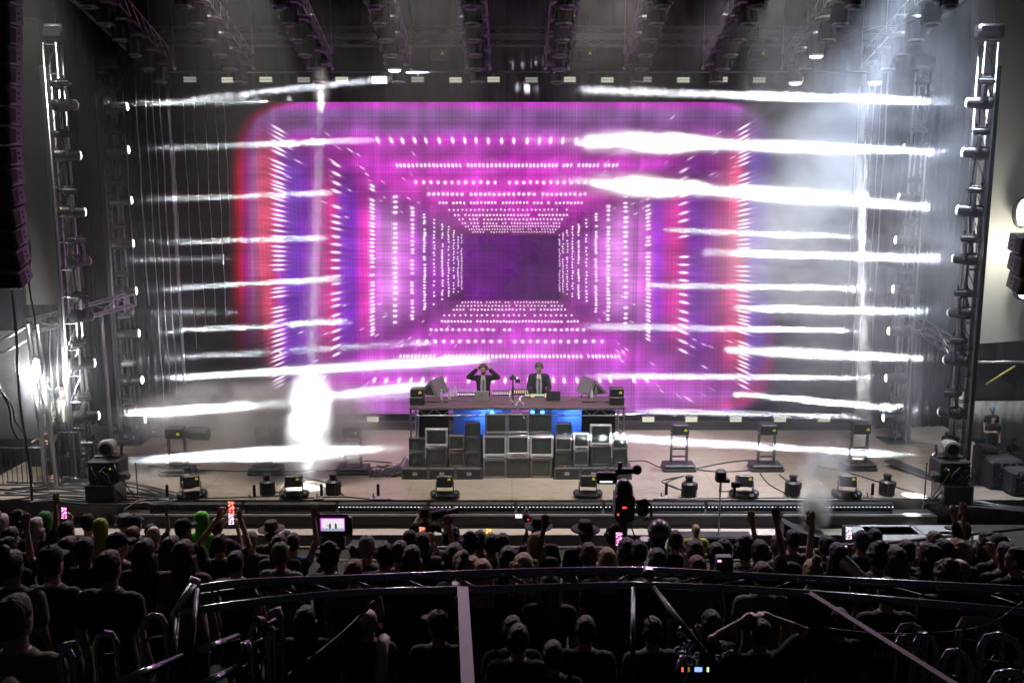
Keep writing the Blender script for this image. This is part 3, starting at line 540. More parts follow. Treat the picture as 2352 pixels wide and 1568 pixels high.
# black cases under the outer televisions
M['case'] = mat('road_case', (0.025, 0.025, 0.03), 0.5, noise=.3)
def case(x0, y0, x1, y1, Y, dep, lab, grp):
    a, b = at(U6(x0), V6(y1), Y=Y), at(U6(x1), V6(y0), Y=Y); w_, h_ = b.x - a.x, b.z - max(a.z, 0)
    t = thing('road_case', lab, 'case', ((a.x + b.x) / 2, Y, max(a.z, 0)), group=grp)
    mb = MB(); mb.box((0, dep / 2, h_ / 2), (w_ - .01, dep, h_), bev=.02); mb.build('body', 'case', t)
    mb = MB()
    for s in (-1, 1): mb.box((s * (w_ / 2 - .02), dep / 2, h_ / 2), (.035, dep + .01, h_ + .006))
    mb.box((0, dep / 2, h_ - .04), (w_ - .08, dep + .008, .02)); mb.build('edge_trim', 'steel', t)
    mb = MB(); mb.box((0, -.008, h_ * .5), (.12, .01, .08)); mb.tube((-.04, -.02, h_ * .5), (.04, -.02, h_ * .5), .008); mb.build('handle', 'alu', t)
ct = at(1176, V6(1152), Y=YT).z
for i, (x0, x1) in enumerate(((5, 270), (272, 545), (547, 815))): case(x0, 1153, x1, 1290, YT - .12, .9, '%s black road case carrying televisions, counted from the cable heap' % ORD[i], 'cases under the televisions')
for i, (x0, x1) in enumerate(((1532, 1795), (1797, 2060), (2062, 2320))): case(x0, 1149, x1, 1282, YT - .12, .9, '%s black road case carrying televisions, counted from the brownish television' % ORD[i], 'cases under the televisions')
# riser the players stand on
mb = MB(); mb.box((.15, 23.35, .4), (4.6, 1.5, .8), bev=.02); tag(mb.build('riser', 'matt'), 'low black riser the two players stand on behind the table', 'riser')
# table
xa, xb = at(940, 935, Y=22.0).x, at(1436, 935, Y=22.0).x; zt = 1.76
t = thing('table', 'long dark table on an aluminium truss frame above the televisions', 'table', ((xa + xb) / 2, 22.0, 0)); hw = (xb - xa) / 2
mb = MB(); mb.box((0, .62, zt), (2 * hw, 1.28, .03), bev=.006); mb.build('table_top', 'table', t)
mb = MB(); mb.box((0, -.03, zt - .01), (2 * hw + .02, .03, .035)); mb.build('edge_rail', 'alu', t)
for yy in (.03, 1.2):
    mb = MB(); mb.tube((-hw, yy, zt - .04), (hw, yy, zt - .04), .018); mb.tube((-hw, yy, zt - .2), (hw, yy, zt - .2), .018); n = 26
    for i in range(n): 
        x = -hw + 2 * hw * i / n; mb.tube((x, yy, zt - .2 + .16 * (i % 2)), (x + 2 * hw / n, yy, zt - .2 + .16 * ((i + 1) % 2)), .009, n=5)
    mb.build('truss_beam', 'alu', t, 60)
for sx in (-1, 1):
    for yy in (.03, 1.2):
        mb = MB(); mb.tube((sx * (hw - .03), yy, .02), (sx * (hw - .03), yy, zt - .03), .024); mb.tube((sx * (hw - .22), yy, .02), (sx * (hw - .22), yy, zt - .2), .02)
        for i in range(6): mb.tube((sx * (hw - .03), yy, .2 + i * .22), (sx * (hw - .22), yy, .2 + (i + 1) * .22), .009, n=5)
        mb.box((sx * (hw - .12), yy, .01), (.3, .3, .02)); mb.build('leg', 'alu', t)
mb = MB(); mb.box((-hw + .55, .55, zt - .42), (.75, .04, .9)); mb.build('skirt', 'black_cloth', t); mb = MB(); mb.box((hw - .6, .55, zt - .42), (.85, .04, .9)); mb.build('skirt', 'black_cloth', t)
M['blue'] = mat('blue_lamp_glass', (.02, .1, .6), .2, emit=(.03, .3, 1), estr=22)
M['bluepanel'] = mat('pale_board', (.5, .5, .55), .6)
mb = MB(); mb.box((-.9, 1.1, 1.05), (1.5, .03, 1.3)); mb.box((1.15, 1.1, 1.05), (1.3, .03, 1.3)); mb.build('back_board', 'bluepanel', t)
for i, x in enumerate((-.62, .38, .62)):
    bl = thing('blue_lamp', '%s small blue lamp glowing under the table edge, counted from the laptop' % ORD[i], 'lamp', ((xa + xb) / 2 + x, 22.02, zt - .1), group='blue lamps under the table'); mb = MB(); mb.ball((0, -.05, 0), (.05, .03, .025)); mb.build('bulb', 'blue', bl, True); mb = MB(); mb.box((0, 0, 0), (.14, .05, .06), bev=.01); mb.build('housing', 'black', bl)
for x in (-.75, 1.45):
    l = bpy.data.lights.new('blue_lamp_light', 'POINT'); lo = bpy.data.objects.new('blue_lamp_light', l); COL.objects.link(lo); lo.location = ((xa + xb) / 2 + x, 22.75, 1.35); l.energy = 26; l.color = (.05, .2, 1); l.shadow_soft_size = .05
TX = (xa + xb) / 2
def T6(x, y, z=zt + .018):   # a spot on the table top
    return at(U6(x), V6(y), Z=z)
# laptops
def laptop(x, y, m, lab, mark):
    p = T6(x, y); t = thing('laptop', lab, 'laptop', p); mb = MB(); mb.box((0, .12, .008), (.36, .25, .015), bev=.004); mb.build('keyboard_base', m, t)
    Rm = Matrix.Translation((0, 0, .012)) @ Matrix.Rotation(R(12), 4, 'X'); mb = MB(); mb.box((0, 0, .13), (.36, .008, .25), Rm, bev=.003); l = mb.build('lid', m, t)
    if mark:
        Q = Rm @ Matrix.Translation((0, -.006, .13)) @ Matrix.Rotation(R(90), 4, 'X'); mb = MB(); mb.ball((0, 0, 0), (.016, .018, .002), 10, 5, Q); mb.ball((.006, .026, 0), (.005, .008, .0015), 6, 4, Q); mb.build('logo', 'tv_black', l)
    return t
laptop(808, 475, 'tv_silver', 'silver laptop open in front of the player adjusting his headphones', True); laptop(1525, 478, 'tv_black', 'black laptop open beside the long haired player', False)
# mixers, decks
def deck(x, y, w_, d_, h_, lab, n, lit):
    p = T6(x, y); t = thing('mixing_console', lab, 'console', p); mb = MB(); mb.box((0, d_ / 2, h_ / 2), (w_, d_, h_), bev=.01); mb.build('body', 'tv_black', t)
    mb = MB(); mb.tube((0, 0, 0), (0, 0, .025), .011, n=6); me_ = mb.mesh('knob'); me_.materials.append(M['steel'])
    for j in range(3):
        for i in range(n): k_ = bpy.data.objects.new('knob', me_); COL.objects.link(k_); k_.parent = t; k_.location = ((i / (n - 1) - .5) * w_ * .9, d_ * (.25 + j * .25), h_)
    mb = MB()
    for i in range(n): mb.box(((i / (n - 1) - .5) * w_ * .9, -.002, h_ * .7), (w_ * .5 / n, .006, .018)); mb.box(((i / (n - 1) - .5) * w_ * .9, d_ * .12, h_ + .002), (w_ * .5 / n, .03, .004))
    M.setdefault('pads_' + lit, mat('pads_' + lit, (.4, .4, .4), .4, emit={'pink': (1, .6, .95), 'warm': (1, .7, .3), 'green': (.5, 1, .6)}[lit], estr=1.6)); mb.build('lit_keys', 'pads_' + lit, t)
deck(660, 432, .5, .25, .06, 'low black console with tiny lights beside the silver laptop', 10, 'pink'); deck(1010, 430, .52, .28, .09, 'black console with glowing pink white keys behind the silver laptop', 12, 'pink')
deck(1180, 425, .5, .3, .12, 'tall black mixer covered in knobs between the players', 9, 'warm'); deck(1345, 440, .55, .25, .06, 'long controller with coloured keys under the hands of the long haired player', 14, 'green')
# bottles
def bottle(x, y, m, capm, h_, lab):
    p = T6(x, y); t = thing('bottle', lab, 'bottle', p, group='bottles on the table'); mb = MB(); mb.rings([((0, 0, 0), .034, .034), ((0, 0, h_ * .62), .036, .036), ((0, 0, h_ * .74), .016, .016), ((0, 0, h_ * .93), .014, .014)], 12); mb.build('body', m, t, 40)
    mb = MB(); mb.tube((0, 0, h_ * .92), (0, 0, h_), .018 if capm != 'green' else .03); mb.build('cap', capm, t)
M['green'] = mat('green_cap', (.03, .35, .05), .4); M['clear'] = mat('bottle_glass', (.45, .5, .55), .08, spec=.8); M['label_w'] = mat('white_card', (.7, .7, .7), .6)
bottle(405, 468, 'clear', 'label_w', .27, 'clear water bottle nearest the laser box at the laptop end'); bottle(482, 466, 'tv_silver', 'green', .30, 'steel flask with bright green cap beside the clear bottle'); bottle(541, 430, 'clear', 'label_w', .24, 'small clear water bottle behind the green capped flask')
bottle(1912, 455, 'tv_silver', 'green', .29, 'steel flask with green cap beside the wedge monitor and headphones'); bottle(1955, 425, 'tv_grey', 'tv_black', .26, 'dark bottle standing beside the wedge monitor')
# wedge monitors
def wedge(x, y, sg, lab):
    p = T6(x, y); t = thing('wedge_monitor', lab, 'loudspeaker', p, rot=(0, 0, sg * R(25)), group='wedge monitors on the table'); mb = MB(); w_ = .62
    pr = [(-.32, 0), (.32, 0), (.13 * 1, .42)]; mb.add([(a * -sg, -w_ / 2 + .2, b) for a, b in pr] + [(a * -sg, w_ / 2 + .2, b) for a, b in pr], [(0, 1, 2), (5, 4, 3), (0, 3, 4, 1), (1, 4, 5, 2), (2, 5, 3, 0)]); mb.build('cabinet', 'tv_grey', t)
    mb = MB(); pr = [(-.2, .03), (.22, .03), (.1, .3)]; mb.add([(a * -sg, -w_ / 2 + .196, b) for a, b in pr], [(0, 1, 2)]); mb.build('side_grille', 'matt', t)
wedge(278, 415, -1, 'grey wedge monitor speaker at the laptop end of the table'); wedge(1955, 408, 1, 'grey wedge monitor speaker behind the headphones and flask')
# laser boxes with sticker
def sticker(parent, x, y, z, s=.07, mtx=None):
    mb = MB(); mb.add([(x - s, y, z), (x + s, y, z), (x + s * .7, y, z + s * .9), (x, y, z + s * 1.5), (x - s * .7, y, z + s * .9)], [(0, 1, 2, 3, 4)], mtx); st = mb.build('warning_sticker', 'yellow', parent)
    mb = MB(); mb.tube((x, y - .003, z + s * .3), (x, y - .003, z + s * .95), s * .1, n=4)
    if mtx: mb.v = [tuple(mtx @ Vector(q)) for q in mb.v]
    mb.build('warning_mark', 'tv_black', st)
def laser_table(x, y, lab):
    p = T6(x, y); t = thing('laser_projector', lab, 'laser projector', p, group='laser projectors on the table ends'); mb = MB(); mb.box((0, .1, .1), (.36, .34, .2), bev=.015); mb.build('power_case', 'black', t)
    mb = MB(); mb.box((0, .1, .31), (.34, .3, .2), bev=.015); mb.box((0, .1, .205), (.3, .26, .02)); mb.build('head', 'black', t); sticker(t, .08, -.056, .29, .045)
laser_table(160, 515, 'black laser projector with yellow triangle at the laptop end of the table'); laser_table(2165, 515, 'black laser projector with yellow triangle at the flask end of the table')
# camera on a stand between the players, headphones, cables on the table
p = at(1178, 908, Y=22.15); z0 = zt
t = thing('stand_camera', 'small camera on a thin black pole between the two players', 'camera', (p.x, 22.35, z0)); mb = MB(); mb.tube((0, 0, 0), (0, 0, .62), .018); mb.tube((0, 0, .25), (0, 0, .45), .028); mb.build('pole', 'black', t); mb = MB(); mb.box((0, 0, .68), (.16, .12, .08), bev=.01); mb.tube((0, -.06, .68), (0, -.13, .68), .032); mb.box((0, 0, .74), (.06, .06, .04)); mb.build('camera_body', 'black', t); mb = MB(); mb.box((.12, .02, .60), (.12, .05, .1)); mb.build('battery', 'black', t)
t = thing('clamp_rig', 'tangle of small clamps and arms on the table edge between the players', 'clamp rig', (p.x + .05, 21.93, zt - .3)); mb = MB(); rn = random.Random(3)
for k in range(9): a = Vector((rn.uniform(-.3, .3), rn.uniform(-.05, .1), rn.uniform(0, .55))); mb.tube(a, a + Vector((rn.uniform(-.14, .14), rn.uniform(-.05, .05), rn.uniform(.05, .22))), .013, n=6); mb.ball(a, .025, 8, 5)
mb.build('arms', 'alu', t, True)
p = T6(1845, 445); t = thing('headphones', 'black headphones lying beside the flask and wedge monitor', 'headphones', p); mb = MB(); mb.path([(.09 * math.cos(a), .0, .03 + .09 * math.sin(a)) for a in [k * math.pi / 10 for k in range(11)]], .01, 6); mb.build('band', 'plastic', t)
for s in (-1, 1): mb = MB(); mb.ball((s * .09, 0, .03), (.025, .04, .045)); mb.build('ear_cup', 'plastic', t, True)
def cable(pts, r, lab, m='plastic', nm='cable', grp=None, cat='cable'):
    """smooth cable through points"""
    P = [Vector(q) for q in pts]; out = []
    for i in range(len(P) - 1):
        a, b, c, d = P[max(i - 1, 0)], P[i], P[i + 1], P[min(i + 2, len(P) - 1)]
        for k in range(6):
            s = k / 6; out.append(.5 * ((2 * b) + (c - a) * s + (2 * a - 5 * b + 4 * c - d) * s * s + (3 * b - a - 3 * c + d) * s ** 3))
    out.append(P[-1]); mb = MB(); mb.path(out, r, 6); return tag(mb.build(nm, m, None, True), lab, cat, grp)
for i, pts in enumerate((((150, 520), (250, 510), (420, 490), (500, 465), (620, 480), (700, 470)), ((640, 470), (740, 500), (850, 510), (900, 480), (880, 455)), ((1560, 490), (1640, 480), (1700, 455), (1800, 470), (2080, 500)), ((900, 455), (960, 500), (1050, 515)))):
    cable([T6(x, y, zt + .025) for x, y in pts], .008, '%s thin cable looping over the table top, counted from the green capped flask' % ORD[i], 'tv_grey', grp='cables on the table')
rn = random.Random(7)
def pile(cx, cy, sx, sy, n, r, lab, m='plastic', lit=None, cnt=10):
    for j in range(n):
        pts = [(cx + rn.uniform(-sx, sx), cy + rn.uniform(-sy, sy), .015 + rn.uniform(0, .09)) for k in range(cnt)]
        cable(pts, r, lab, m, grp=lab)
q = at(900, 1085, Z=0); pile(q.x, q.y, .55, .45, 9, .012, 'black cable in the heap beside the outermost televisions')
# ------------------------------------------------------------------ cables over the stage floor
def F(u, v, z=.014): return at(u, v, Z=z)
FC = [((340, 1070), (450, 1078), (600, 1082), (760, 1080), (900, 1068)), ((840, 1085), (900, 1080), (935, 1070)), ((648, 1090), (720, 1100), (765, 1115), (790, 1138)), ((655, 1093), (680, 1105), (730, 1112), (768, 1135)), ((620, 1120), (640, 1130), (655, 1112), (665, 1090)),
      ((290, 1105), (350, 1118), (400, 1130), (440, 1140)), ((1430, 1060), (1480, 1058), (1515, 1072), (1550, 1072)), ((1600, 1075), (1680, 1060), (1740, 1056), (1790, 1062)), ((1600, 1078), (1660, 1083), (1740, 1078)), ((1560, 1095), (1520, 1105), (1555, 1120), (1590, 1140)), ((1570, 1092), (1530, 1108), (1545, 1118), (1575, 1130), (1560, 1145)), ((1745, 1085), (1765, 1110), (1800, 1130), (1830, 1142)), ((1790, 1090), (1810, 1105), (1828, 1120)),
      ((342, 1147), (500, 1143), (640, 1139), (680, 1146)), ((700, 1143), (780, 1140), (860, 1146), (900, 1146)), ((1500, 1146), (1620, 1144), (1760, 1143), (1900, 1143), (2150, 1146)), ((2080, 1132), (2120, 1140), (2220, 1148), (2300, 1160)), ((780, 1062), (840, 1058), (900, 1062)), ((930, 1048), (915, 1070), (880, 1085)), ((1880, 1070), (1950, 1085), (2030, 1110), (2100, 1130))]
for i, c in enumerate(FC): cable([F(u, v) for u, v in c], .016, 'thin black cable snaking over the beige stage floor', grp='cables on the stage floor')
for i in range(16):
    v0 = 1105 + i * 3.2 + rn.uniform(-3, 3); cable([F(20 + rn.uniform(-30, 60), v0 + rn.uniform(-12, 12)), F(110, v0 + rn.uniform(-5, 5)), F(200, v0 + 2 + rn.uniform(-5, 5)), F(300, v0 + rn.uniform(0, 8)), F(350 + rn.uniform(0, 120), 1146 + rn.uniform(-4, 3))], rn.choice((.016, .022, .028)), 'black cable in the tangle on the floor below the crew in the wing', grp='cable tangle by the crew')
for i in range(6): cable([F(2180, 1150 + i * 3), F(2240, 1152 + i * 3 + rn.uniform(-4, 4)), F(2300, 1160 + i * 2), F(2360, 1166 + i * 2)], .022, 'black cable in the tangle beside the dark equipment trunks', grp='cable tangle by the trunks')
# ------------------------------------------------------------------ laser projectors on tall stands
def stand_laser(u, v, i, cone):
    p = F(u, v, 0); t = thing('stand_projector', 'tall ladder stand with black laser box, %s in the back row counted from the crew' % ORD[i], 'laser projector', p, group='laser projectors on tall stands')
    mb = MB()
    for k in range(2): mb.box((0, 0, .05 + k * .09), (.86 - k * .06, .5, .085), bev=.03)
    mb.build('weight_base', 'case', t)
    mb = MB()
    for s in (-1, 1): mb.box((s * .2, 0, .55), (.06, .07, .8)); mb.box((s * .2, .0, .19), (.1, .3, .03))
    for z in (.35, .55, .93): mb.box((0, 0, z), (.36, .05, .04))
    mb.build('frame', 'steel', t)
    mb = MB(); mb.box((0, -.02, 1.09), (.42, .36, .25), bev=.015); mb.box((0, -.205, 1.06), (.3, .012, .14)); mb.build('laser_head', 'black', t); sticker(t, .12, -.214, 1.06, .045)
    if cone: mb = MB(); ax, ay = Vector((0, 1, 0)), Vector((0, 0, 1)); mb.rings([((.22, .05, 1.05), .13, .13, ax, ay), ((.35, .05, 1.05), .17, .17, ax, ay), ((.8, .05, 1.03), .16, .16, ax, ay), ((.82, .05, 1.03), .12, .12, ax, ay)], 14); mb.build('fan_duct', 'case', t, 40)
    return t
for i, (u, v) in enumerate(((410, 1088), (612, 1086), (812, 1085), (1558, 1078), (1758, 1078), (1970, 1076))): stand_laser(u, v, i, i < 2)
# front row: tilted laser boxes on moving yokes
def floor_laser(u, v, i, rz=0):
    p = F(u, v, 0); t = thing('floor_projector', 'black laser box with yellow sticker tilted on a yoke, %s along the stage edge' % ORD[i], 'laser projector', p, rot=(0, 0, rz), group='laser projectors along the stage edge')
    mb = MB(); mb.box((0, 0, .06), (.48, .34, .12), bev=.04); mb.ball((-.25, 0, .09), (.1, .17, .09)); mb.ball((.25, 0, .09), (.1, .17, .09)); mb.build('base', 'black', t, 35)
    mb = MB()
    for s in (-1, 1): mb.box((s * .2, 0, .25), (.03, .1, .3), bev=.01)
    mb.tube((-.2, -.05, .13), (.2, -.05, .13), .02); mb.build('yoke', 'alu', t)
    Rm = Matrix.Translation((0, 0, .36)) @ Matrix.Rotation(R(-14), 4, 'X'); mb = MB(); mb.box((0, 0, .03), (.36, .36, .26), Rm, bev=.02); mb.box((0, -.185, .0), (.24, .01, .12), Rm); mb.build('laser_head', 'black', t); sticker(t, .11, -.195, .06, .04, Rm)
for i, (u, v, r) in enumerate(((442, 1142, .35), (676, 1142, 0.1), (1022, 1142, 0), (1350, 1141, 0), (1708, 1141, -.1), (1944, 1141, -.2))): floor_laser(u, v, i, r)
# finned cylinders with a neck
def fogger(u, v, i):
    p = F(u, v, 0); t = thing('flame_unit', 'black finned canister with a short neck, %s on the front floor' % ORD[i], 'stage effect unit', p, group='finned canisters on the stage floor')
    mb = MB(); mb.rings([((0, 0, 0), .15, .15), ((0, 0, .02), .165, .165), ((0, 0, .32), .165, .165), ((0, 0, .36), .12, .12)], 10)
    for k in range(16): a = k * math.pi / 8; mb.box((0, 0, 0), (.02, .02, .3), Matrix.Rotation(a, 4, 'Z') @ Matrix.Translation((.168, 0, .17)))
    mb.build('body', 'plastic', t, 30); mb = MB(); mb.tube((0, 0, .36), (0, 0, .50), .085, .08, 12); mb.tube((0, 0, .46), (0, 0, .49), .1, .1, 12); mb.build('neck', 'black', t, 30); mb = MB(); mb.box((.17, 0, .26), (.05, .12, .16), bev=.01); mb.build('handle', 'steel', t)
for i, (u, v) in enumerate(((432, 1118), (615, 1136), (766, 1135), (1582, 1140), (1820, 1138), (2036, 1136))): fogger(u, v, i)
# short microphones on clamps at the edge
for i, (u, v) in enumerate(((382, 1148), (582, 1148), (736, 1146), (866, 1146), (1527, 1144), (2000, 1144))):
    p = F(u, v, 0); t = thing('edge_microphone', 'short black microphone on a clamp at the stage edge, %s in its row' % ORD[i], 'microphone', p, group='microphones along the stage edge')
    mb = MB(); mb.box((-.05, 0, .02), (.22, .1, .035), bev=.01); mb.tube((-.08, 0, .02), (-.08, 0, .14), .018); mb.build('clamp', 'alu', t); mb = MB(); mb.tube((.03, 0, .09), (.03, 0, .34), .034, n=12); mb.ball((.03, 0, .34), .034, 10, 6); mb.build('windshield', 'matt', t, 40); mb = MB(); mb.tube((-.06, 0, .05), (.03, 0, .1), .008); mb.build('arm', 'steel', t)
# LED batten along the edge
M['dotled'] = mat('white_led_dot', (.9, .9, .9), .3, emit=(.85, .95, 1), estr=2.2)
xs_ = [342, 560, 775, 985, 1185, 1385, 1620, 1845, 2052]
for i in range(8):
    a, b = at(xs_[i] + 2, 1160, Y=20.0), at(xs_[i + 1] - 2, 1160, Y=20.0); L = b.x - a.x; t = thing('light_batten', '%s section of the long black light bar on the stage edge' % ORD[i], 'light bar', ((a.x + b.x) / 2, 19.98, -.17), group='light bar sections on the stage edge')
    mb = MB(); mb.box((0, 0, .1), (L, .14, .2), bev=.03); mb.build('body', 'black', t); mb = MB()
    mb.box((0, -.075, .12), (L - .04, .012, .05)); mb.build('lens_strip', 'lensoff', t)
    mb = MB(); n = int(L / .0815)
    for k in range(n): mb.box((-L / 2 + .04 + k * (L - .08) / (n - 1), -.083, .12), (.026, .008, .014))
    mb.build('led_dots', 'dotled', t) if i > 1 else mb.build('led_dots', 'steel', t)
    mb = MB(); mb.box((-L / 2 + .05, 0, -.02), (.06, .12, .06)); mb.box((L / 2 - .05, 0, -.02), (.06, .12, .06)); mb.build('foot', 'steel', t)
# big searchlights on cases at the tower feet
M['cream'] = mat('cream_housing', (.26, .26, .24), .4, noise=.1)
def big_light(u, v, sg, lab, lab2, lab3):
    p = F(u, v, 0); t = thing('road_case', lab2, 'case', p); mb = MB(); mb.box((0, 0, .22), (.66, .6, .44), bev=.02); mb.build('body', 'case', t); mb = MB()
    for s in (-1, 1): mb.box((s * .32, 0, .22), (.04, .61, .45))
    mb.box((0, 0, .43), (.67, .61, .02)); mb.build('edge_trim', 'steel', t)
    t = thing('fog_machine', lab3, 'fog machine', p + Vector((0, .1, .45))); mb = MB(); mb.box((0, .1, .25), (.7, .6, .5), bev=.03); mb.build('body', 'case', t); mb = MB(); mb.box((sg * .4, -.05, .12), (.16, .3, .2), bev=.03); mb.tube((sg * .42, -.1, .15), (sg * .56, -.14, .12), .06, .08); mb.build('nozzle', 'steel', t, 30); mb = MB(); mb.box((sg * .15, -.21, .25), (.2, .02, .26), Matrix.Rotation(.3 * sg, 4, 'Z')); mb.build('panel', 'alu', t); mb = MB(); mb.box((sg * .2, -.26, .34), (.03, .02, .03)); mb.build('indicator', 'yellow', t)
    rq = random.Random(11)
    for k in range(5): mb = MB(); x0, z0 = rq.uniform(-.3, .3), rq.uniform(.1, .45); mb.path([(x0, -.22, z0), (x0 + rq.uniform(-.2, .2), -.3, z0 - .1), (x0 + sg * .3, -.32, rq.uniform(-.3, .1)), (x0 + sg * .45, -.2, -.4)], .014); mb.build('hose', 'plastic', t, True)
    for k in range(6): mb = MB(); mb.box((rq.uniform(-.3, .3), -.21, rq.uniform(.06, .46)), (rq.uniform(.03, .1), .02, rq.uniform(.02, .06)), bev=.004); mb.build('fitting', rq.choice(('steel', 'alu', 'plastic')), t)
    t = thing('searchlight', lab, 'searchlight', p + Vector((0, .3, .95))); mb = MB(); ax, ay = Vector((1, 0, 0)), Vector((0, 0, 1)); mb.rings([((sg * .05, -.3, .26), .15, .15, ax, ay), ((sg * .05, -.28, .26), .185, .185, ax, ay), ((0, -.1, .26), .18, .18, ax, ay), ((0, .15, .26), .13, .13, ax, ay)], 18); mb.build('head', 'cream', t, 40)
    mb = MB(); mb.rings([((sg * .05, -.305, .26), .13, .13, ax, ay), ((sg * .05, -.302, .26), .125, .125, ax, ay)], 18); mb.build('glass', 'lensoff', t)
    mb = MB(); mb.path([(-.28, 0, 0), (-.3, 0, .3)], .03); mb.path([(.28, 0, 0), (.3, 0, .3)], .03); mb.box((0, 0, .03), (.6, .3, .06), bev=.02); mb.build('yoke', 'steel', t)
big_light(245, 1148, 1, 'round cream searchlight on the fog machine below the crew', 'black road case carrying the fog machine at the tower near the crew', 'black fog machine on a road case at the tower near the crew')
big_light(2185, 1150, -1, 'round cream searchlight on the fog machine by the foggy tower', 'black road case carrying the fog machine at the foggy tower', 'black fog machine on a road case at the foggy front tower')
for (u, v, lab) in ((318, 1160, 'thin black stand with a boom in front of the fog machine near the crew'), (2122, 1160, 'thin black stand in front of the fog machine at the foggy tower')):
    p = F(u, v, 0); t = thing('boom_stand', lab, 'stand', p); mb = MB(); mb.tube((0, 0, .08), (0, 0, 1.0), .014); mb.build('pole', 'steel', t); 
    for a in (0, 2.1, 4.2): mb = MB(); mb.tube((0, 0, .12), (.4 * math.cos(a), .4 * math.sin(a), .01), .012); mb.build('leg', 'steel', t)
# round camera on a thin stand in the pit
p = at(1650, 1240, Y=18.9); t = thing('panorama_camera', 'black egg shaped camera on a thin pole in front of the stage', 'camera', (p.x, 18.9, -.82)); hz_ = at(1650, 1092, Y=18.9).z + .82
mb = MB(); mb.tube((0, 0, 0), (0, 0, hz_ - .1), .018); mb.tube((0, 0, hz_ - .35), (0, 0, hz_ - .15), .03); mb.build('pole', 'alu', t, True); mb = MB(); mb.rings([((0, 0, hz_ - .13), .1, .1), ((0, 0, hz_ - .08), .13, .12), ((0, 0, hz_ + .1), .12, .11), ((0, 0, hz_ + .14), .07, .06)], 14); mb.box((.12, -.02, hz_ - .1), (.14, .12, .08), bev=.01); mb.build('camera_body', 'plastic', t, 35)
mb = MB(); mb.box((.33, 0, hz_ - .2), (.2, .06, .12), bev=.01); mb.tube((0, 0, hz_ - .35), (.33, 0, hz_ - .35), .012); mb.tube((.3, 0, hz_ - .45), (.3, 0, hz_ - .26), .03); mb.build('side_monitor', 'plastic', t)
for a in (0, 2.1, 4.2): mb = MB(); mb.tube((0, 0, .3), (.4 * math.cos(a), .4 * math.sin(a), 0), .014); mb.build('leg', 'steel', t)
# fog jet box, pale rugs, rail at the lower side stage
p = at(1838, 1222, Y=19.0); t = thing('effects_box', 'slanted black effects box with steam rising, below the light bar', 'stage effect unit', (p.x, 19.0, -.82)); mb = MB(); mb.add([(x, y, z) for (x, z) in ((-.45, .0), (.55, 0), (.55, .45), (-.1, .62), (-.45, .82)) for y in (-.3, .3)], [(0, 2, 4, 6, 8), (9, 7, 5, 3, 1), (0, 1, 3, 2), (2, 3, 5, 4), (4, 5, 7, 6), (6, 7, 9, 8), (8, 9, 1, 0)]); mb.build('body', 'case', t); mb = MB(); mb.path([(-.36, -.32, .2), (-.38, -.33, .55), (-.2, -.33, .45)], .02); mb.build('handle', 'alu', t); mb = MB(); mb.tube((.2, 0, .5), (.22, 0, .72), .12, .1, 12); mb.build('nozzle', 'steel', t, 30)
M['rug'] = mat('pale_mat', (.34, .36, .38), .8, noise=.15)
mb = MB(); mb.box((12.3, 18.4, -.52), (10, 1.9, .5)); structure('side_platform', mb, 'wood')
for i, (u, v, w_, d_) in enumerate(((1905, 1226, 1.5, .8), (2035, 1212, 1.1, .6), (2150, 1212, 1.0, .55), (2230, 1232, 1.5, .5))):
    p = at(u, v, Z=-.27); mb = MB(); mb.box((0, 0, .012), (w_, d_, .02), bev=.005); o = mb.build('floor_mat', 'rug', None, False, (max(p.x, 7.3 + w_ / 2 + .05), min(max(p.y, 17.8), 19.0), -.27)); tag(o, '%s pale mat on the low platform, counted from the effects box' % ORD[i], 'mat', 'pale mats on the low platform')
a, b = at(1870, 1263, Y=16.8), at(2360, 1212, Y=16.2); t = thing('pit_rail', 'long slanting handrail behind the crowd on the foggy side', 'railing', a); mb = MB(); mb.tube((0, 0, 0), b - a, .035); mb.build('top_rail', 'ledge', t, True); mb = MB(); mb.tube((0, 0, -.45), b - a + Vector((0, 0, -.45)), .025); mb.build('lower_rail', 'ledge', t, True)
for k in (0, .25, .5, .75, 1): mb = MB(); c = (b - a) * k; mb.tube(c, (c.x, c.y, -.85 - a.z), .025); mb.build('post', 'ledge', t, True)
a, b = at(980, 1243, Y=17.6), at(1560, 1243, Y=17.6); t = thing('pit_barrier', 'low grey crowd barrier along the photographers pit', 'barrier', (0, 17.6, -.82)); mb = MB(); mb.tube((-11, 0, .72), (6, 0, .72), .03); mb.build('top_rail', 'ledge', t, True); mb = MB(); mb.tube((-11, 0, .45), (6, 0, .45), .02); mb.build('lower_rail', 'ledge', t, True)
for k in range(12): mb = MB(); mb.tube((-11 + k * 1.545, 0, 0), (-11 + k * 1.545, 0, .72), .02); mb.build('post', 'ledge', t, True)
for i, (u, v, w_, h_) in enumerate(((845, 1222, .8, .3), (325, 1200, 1.3, .35), (1625, 1218, 1.9, .5))):
    p = at(u, v, Y=18.9); mb = MB(); mb.box((0, 0, 0), (w_, .4, h_), bev=.03); mb.box((0, -.205, 0), (w_ * .85, .02, h_ * .75)); tag(mb.build('subwoofer', 'case', None, False, (p.x, 18.9, -.81 + h_ / 2)), ['low black speaker box in the pit beside the raised viewfinder', 'low black speaker box in the pit near the tangled cables', 'wide black speaker box in the pit behind the yellow shirt'][i], 'loudspeaker')
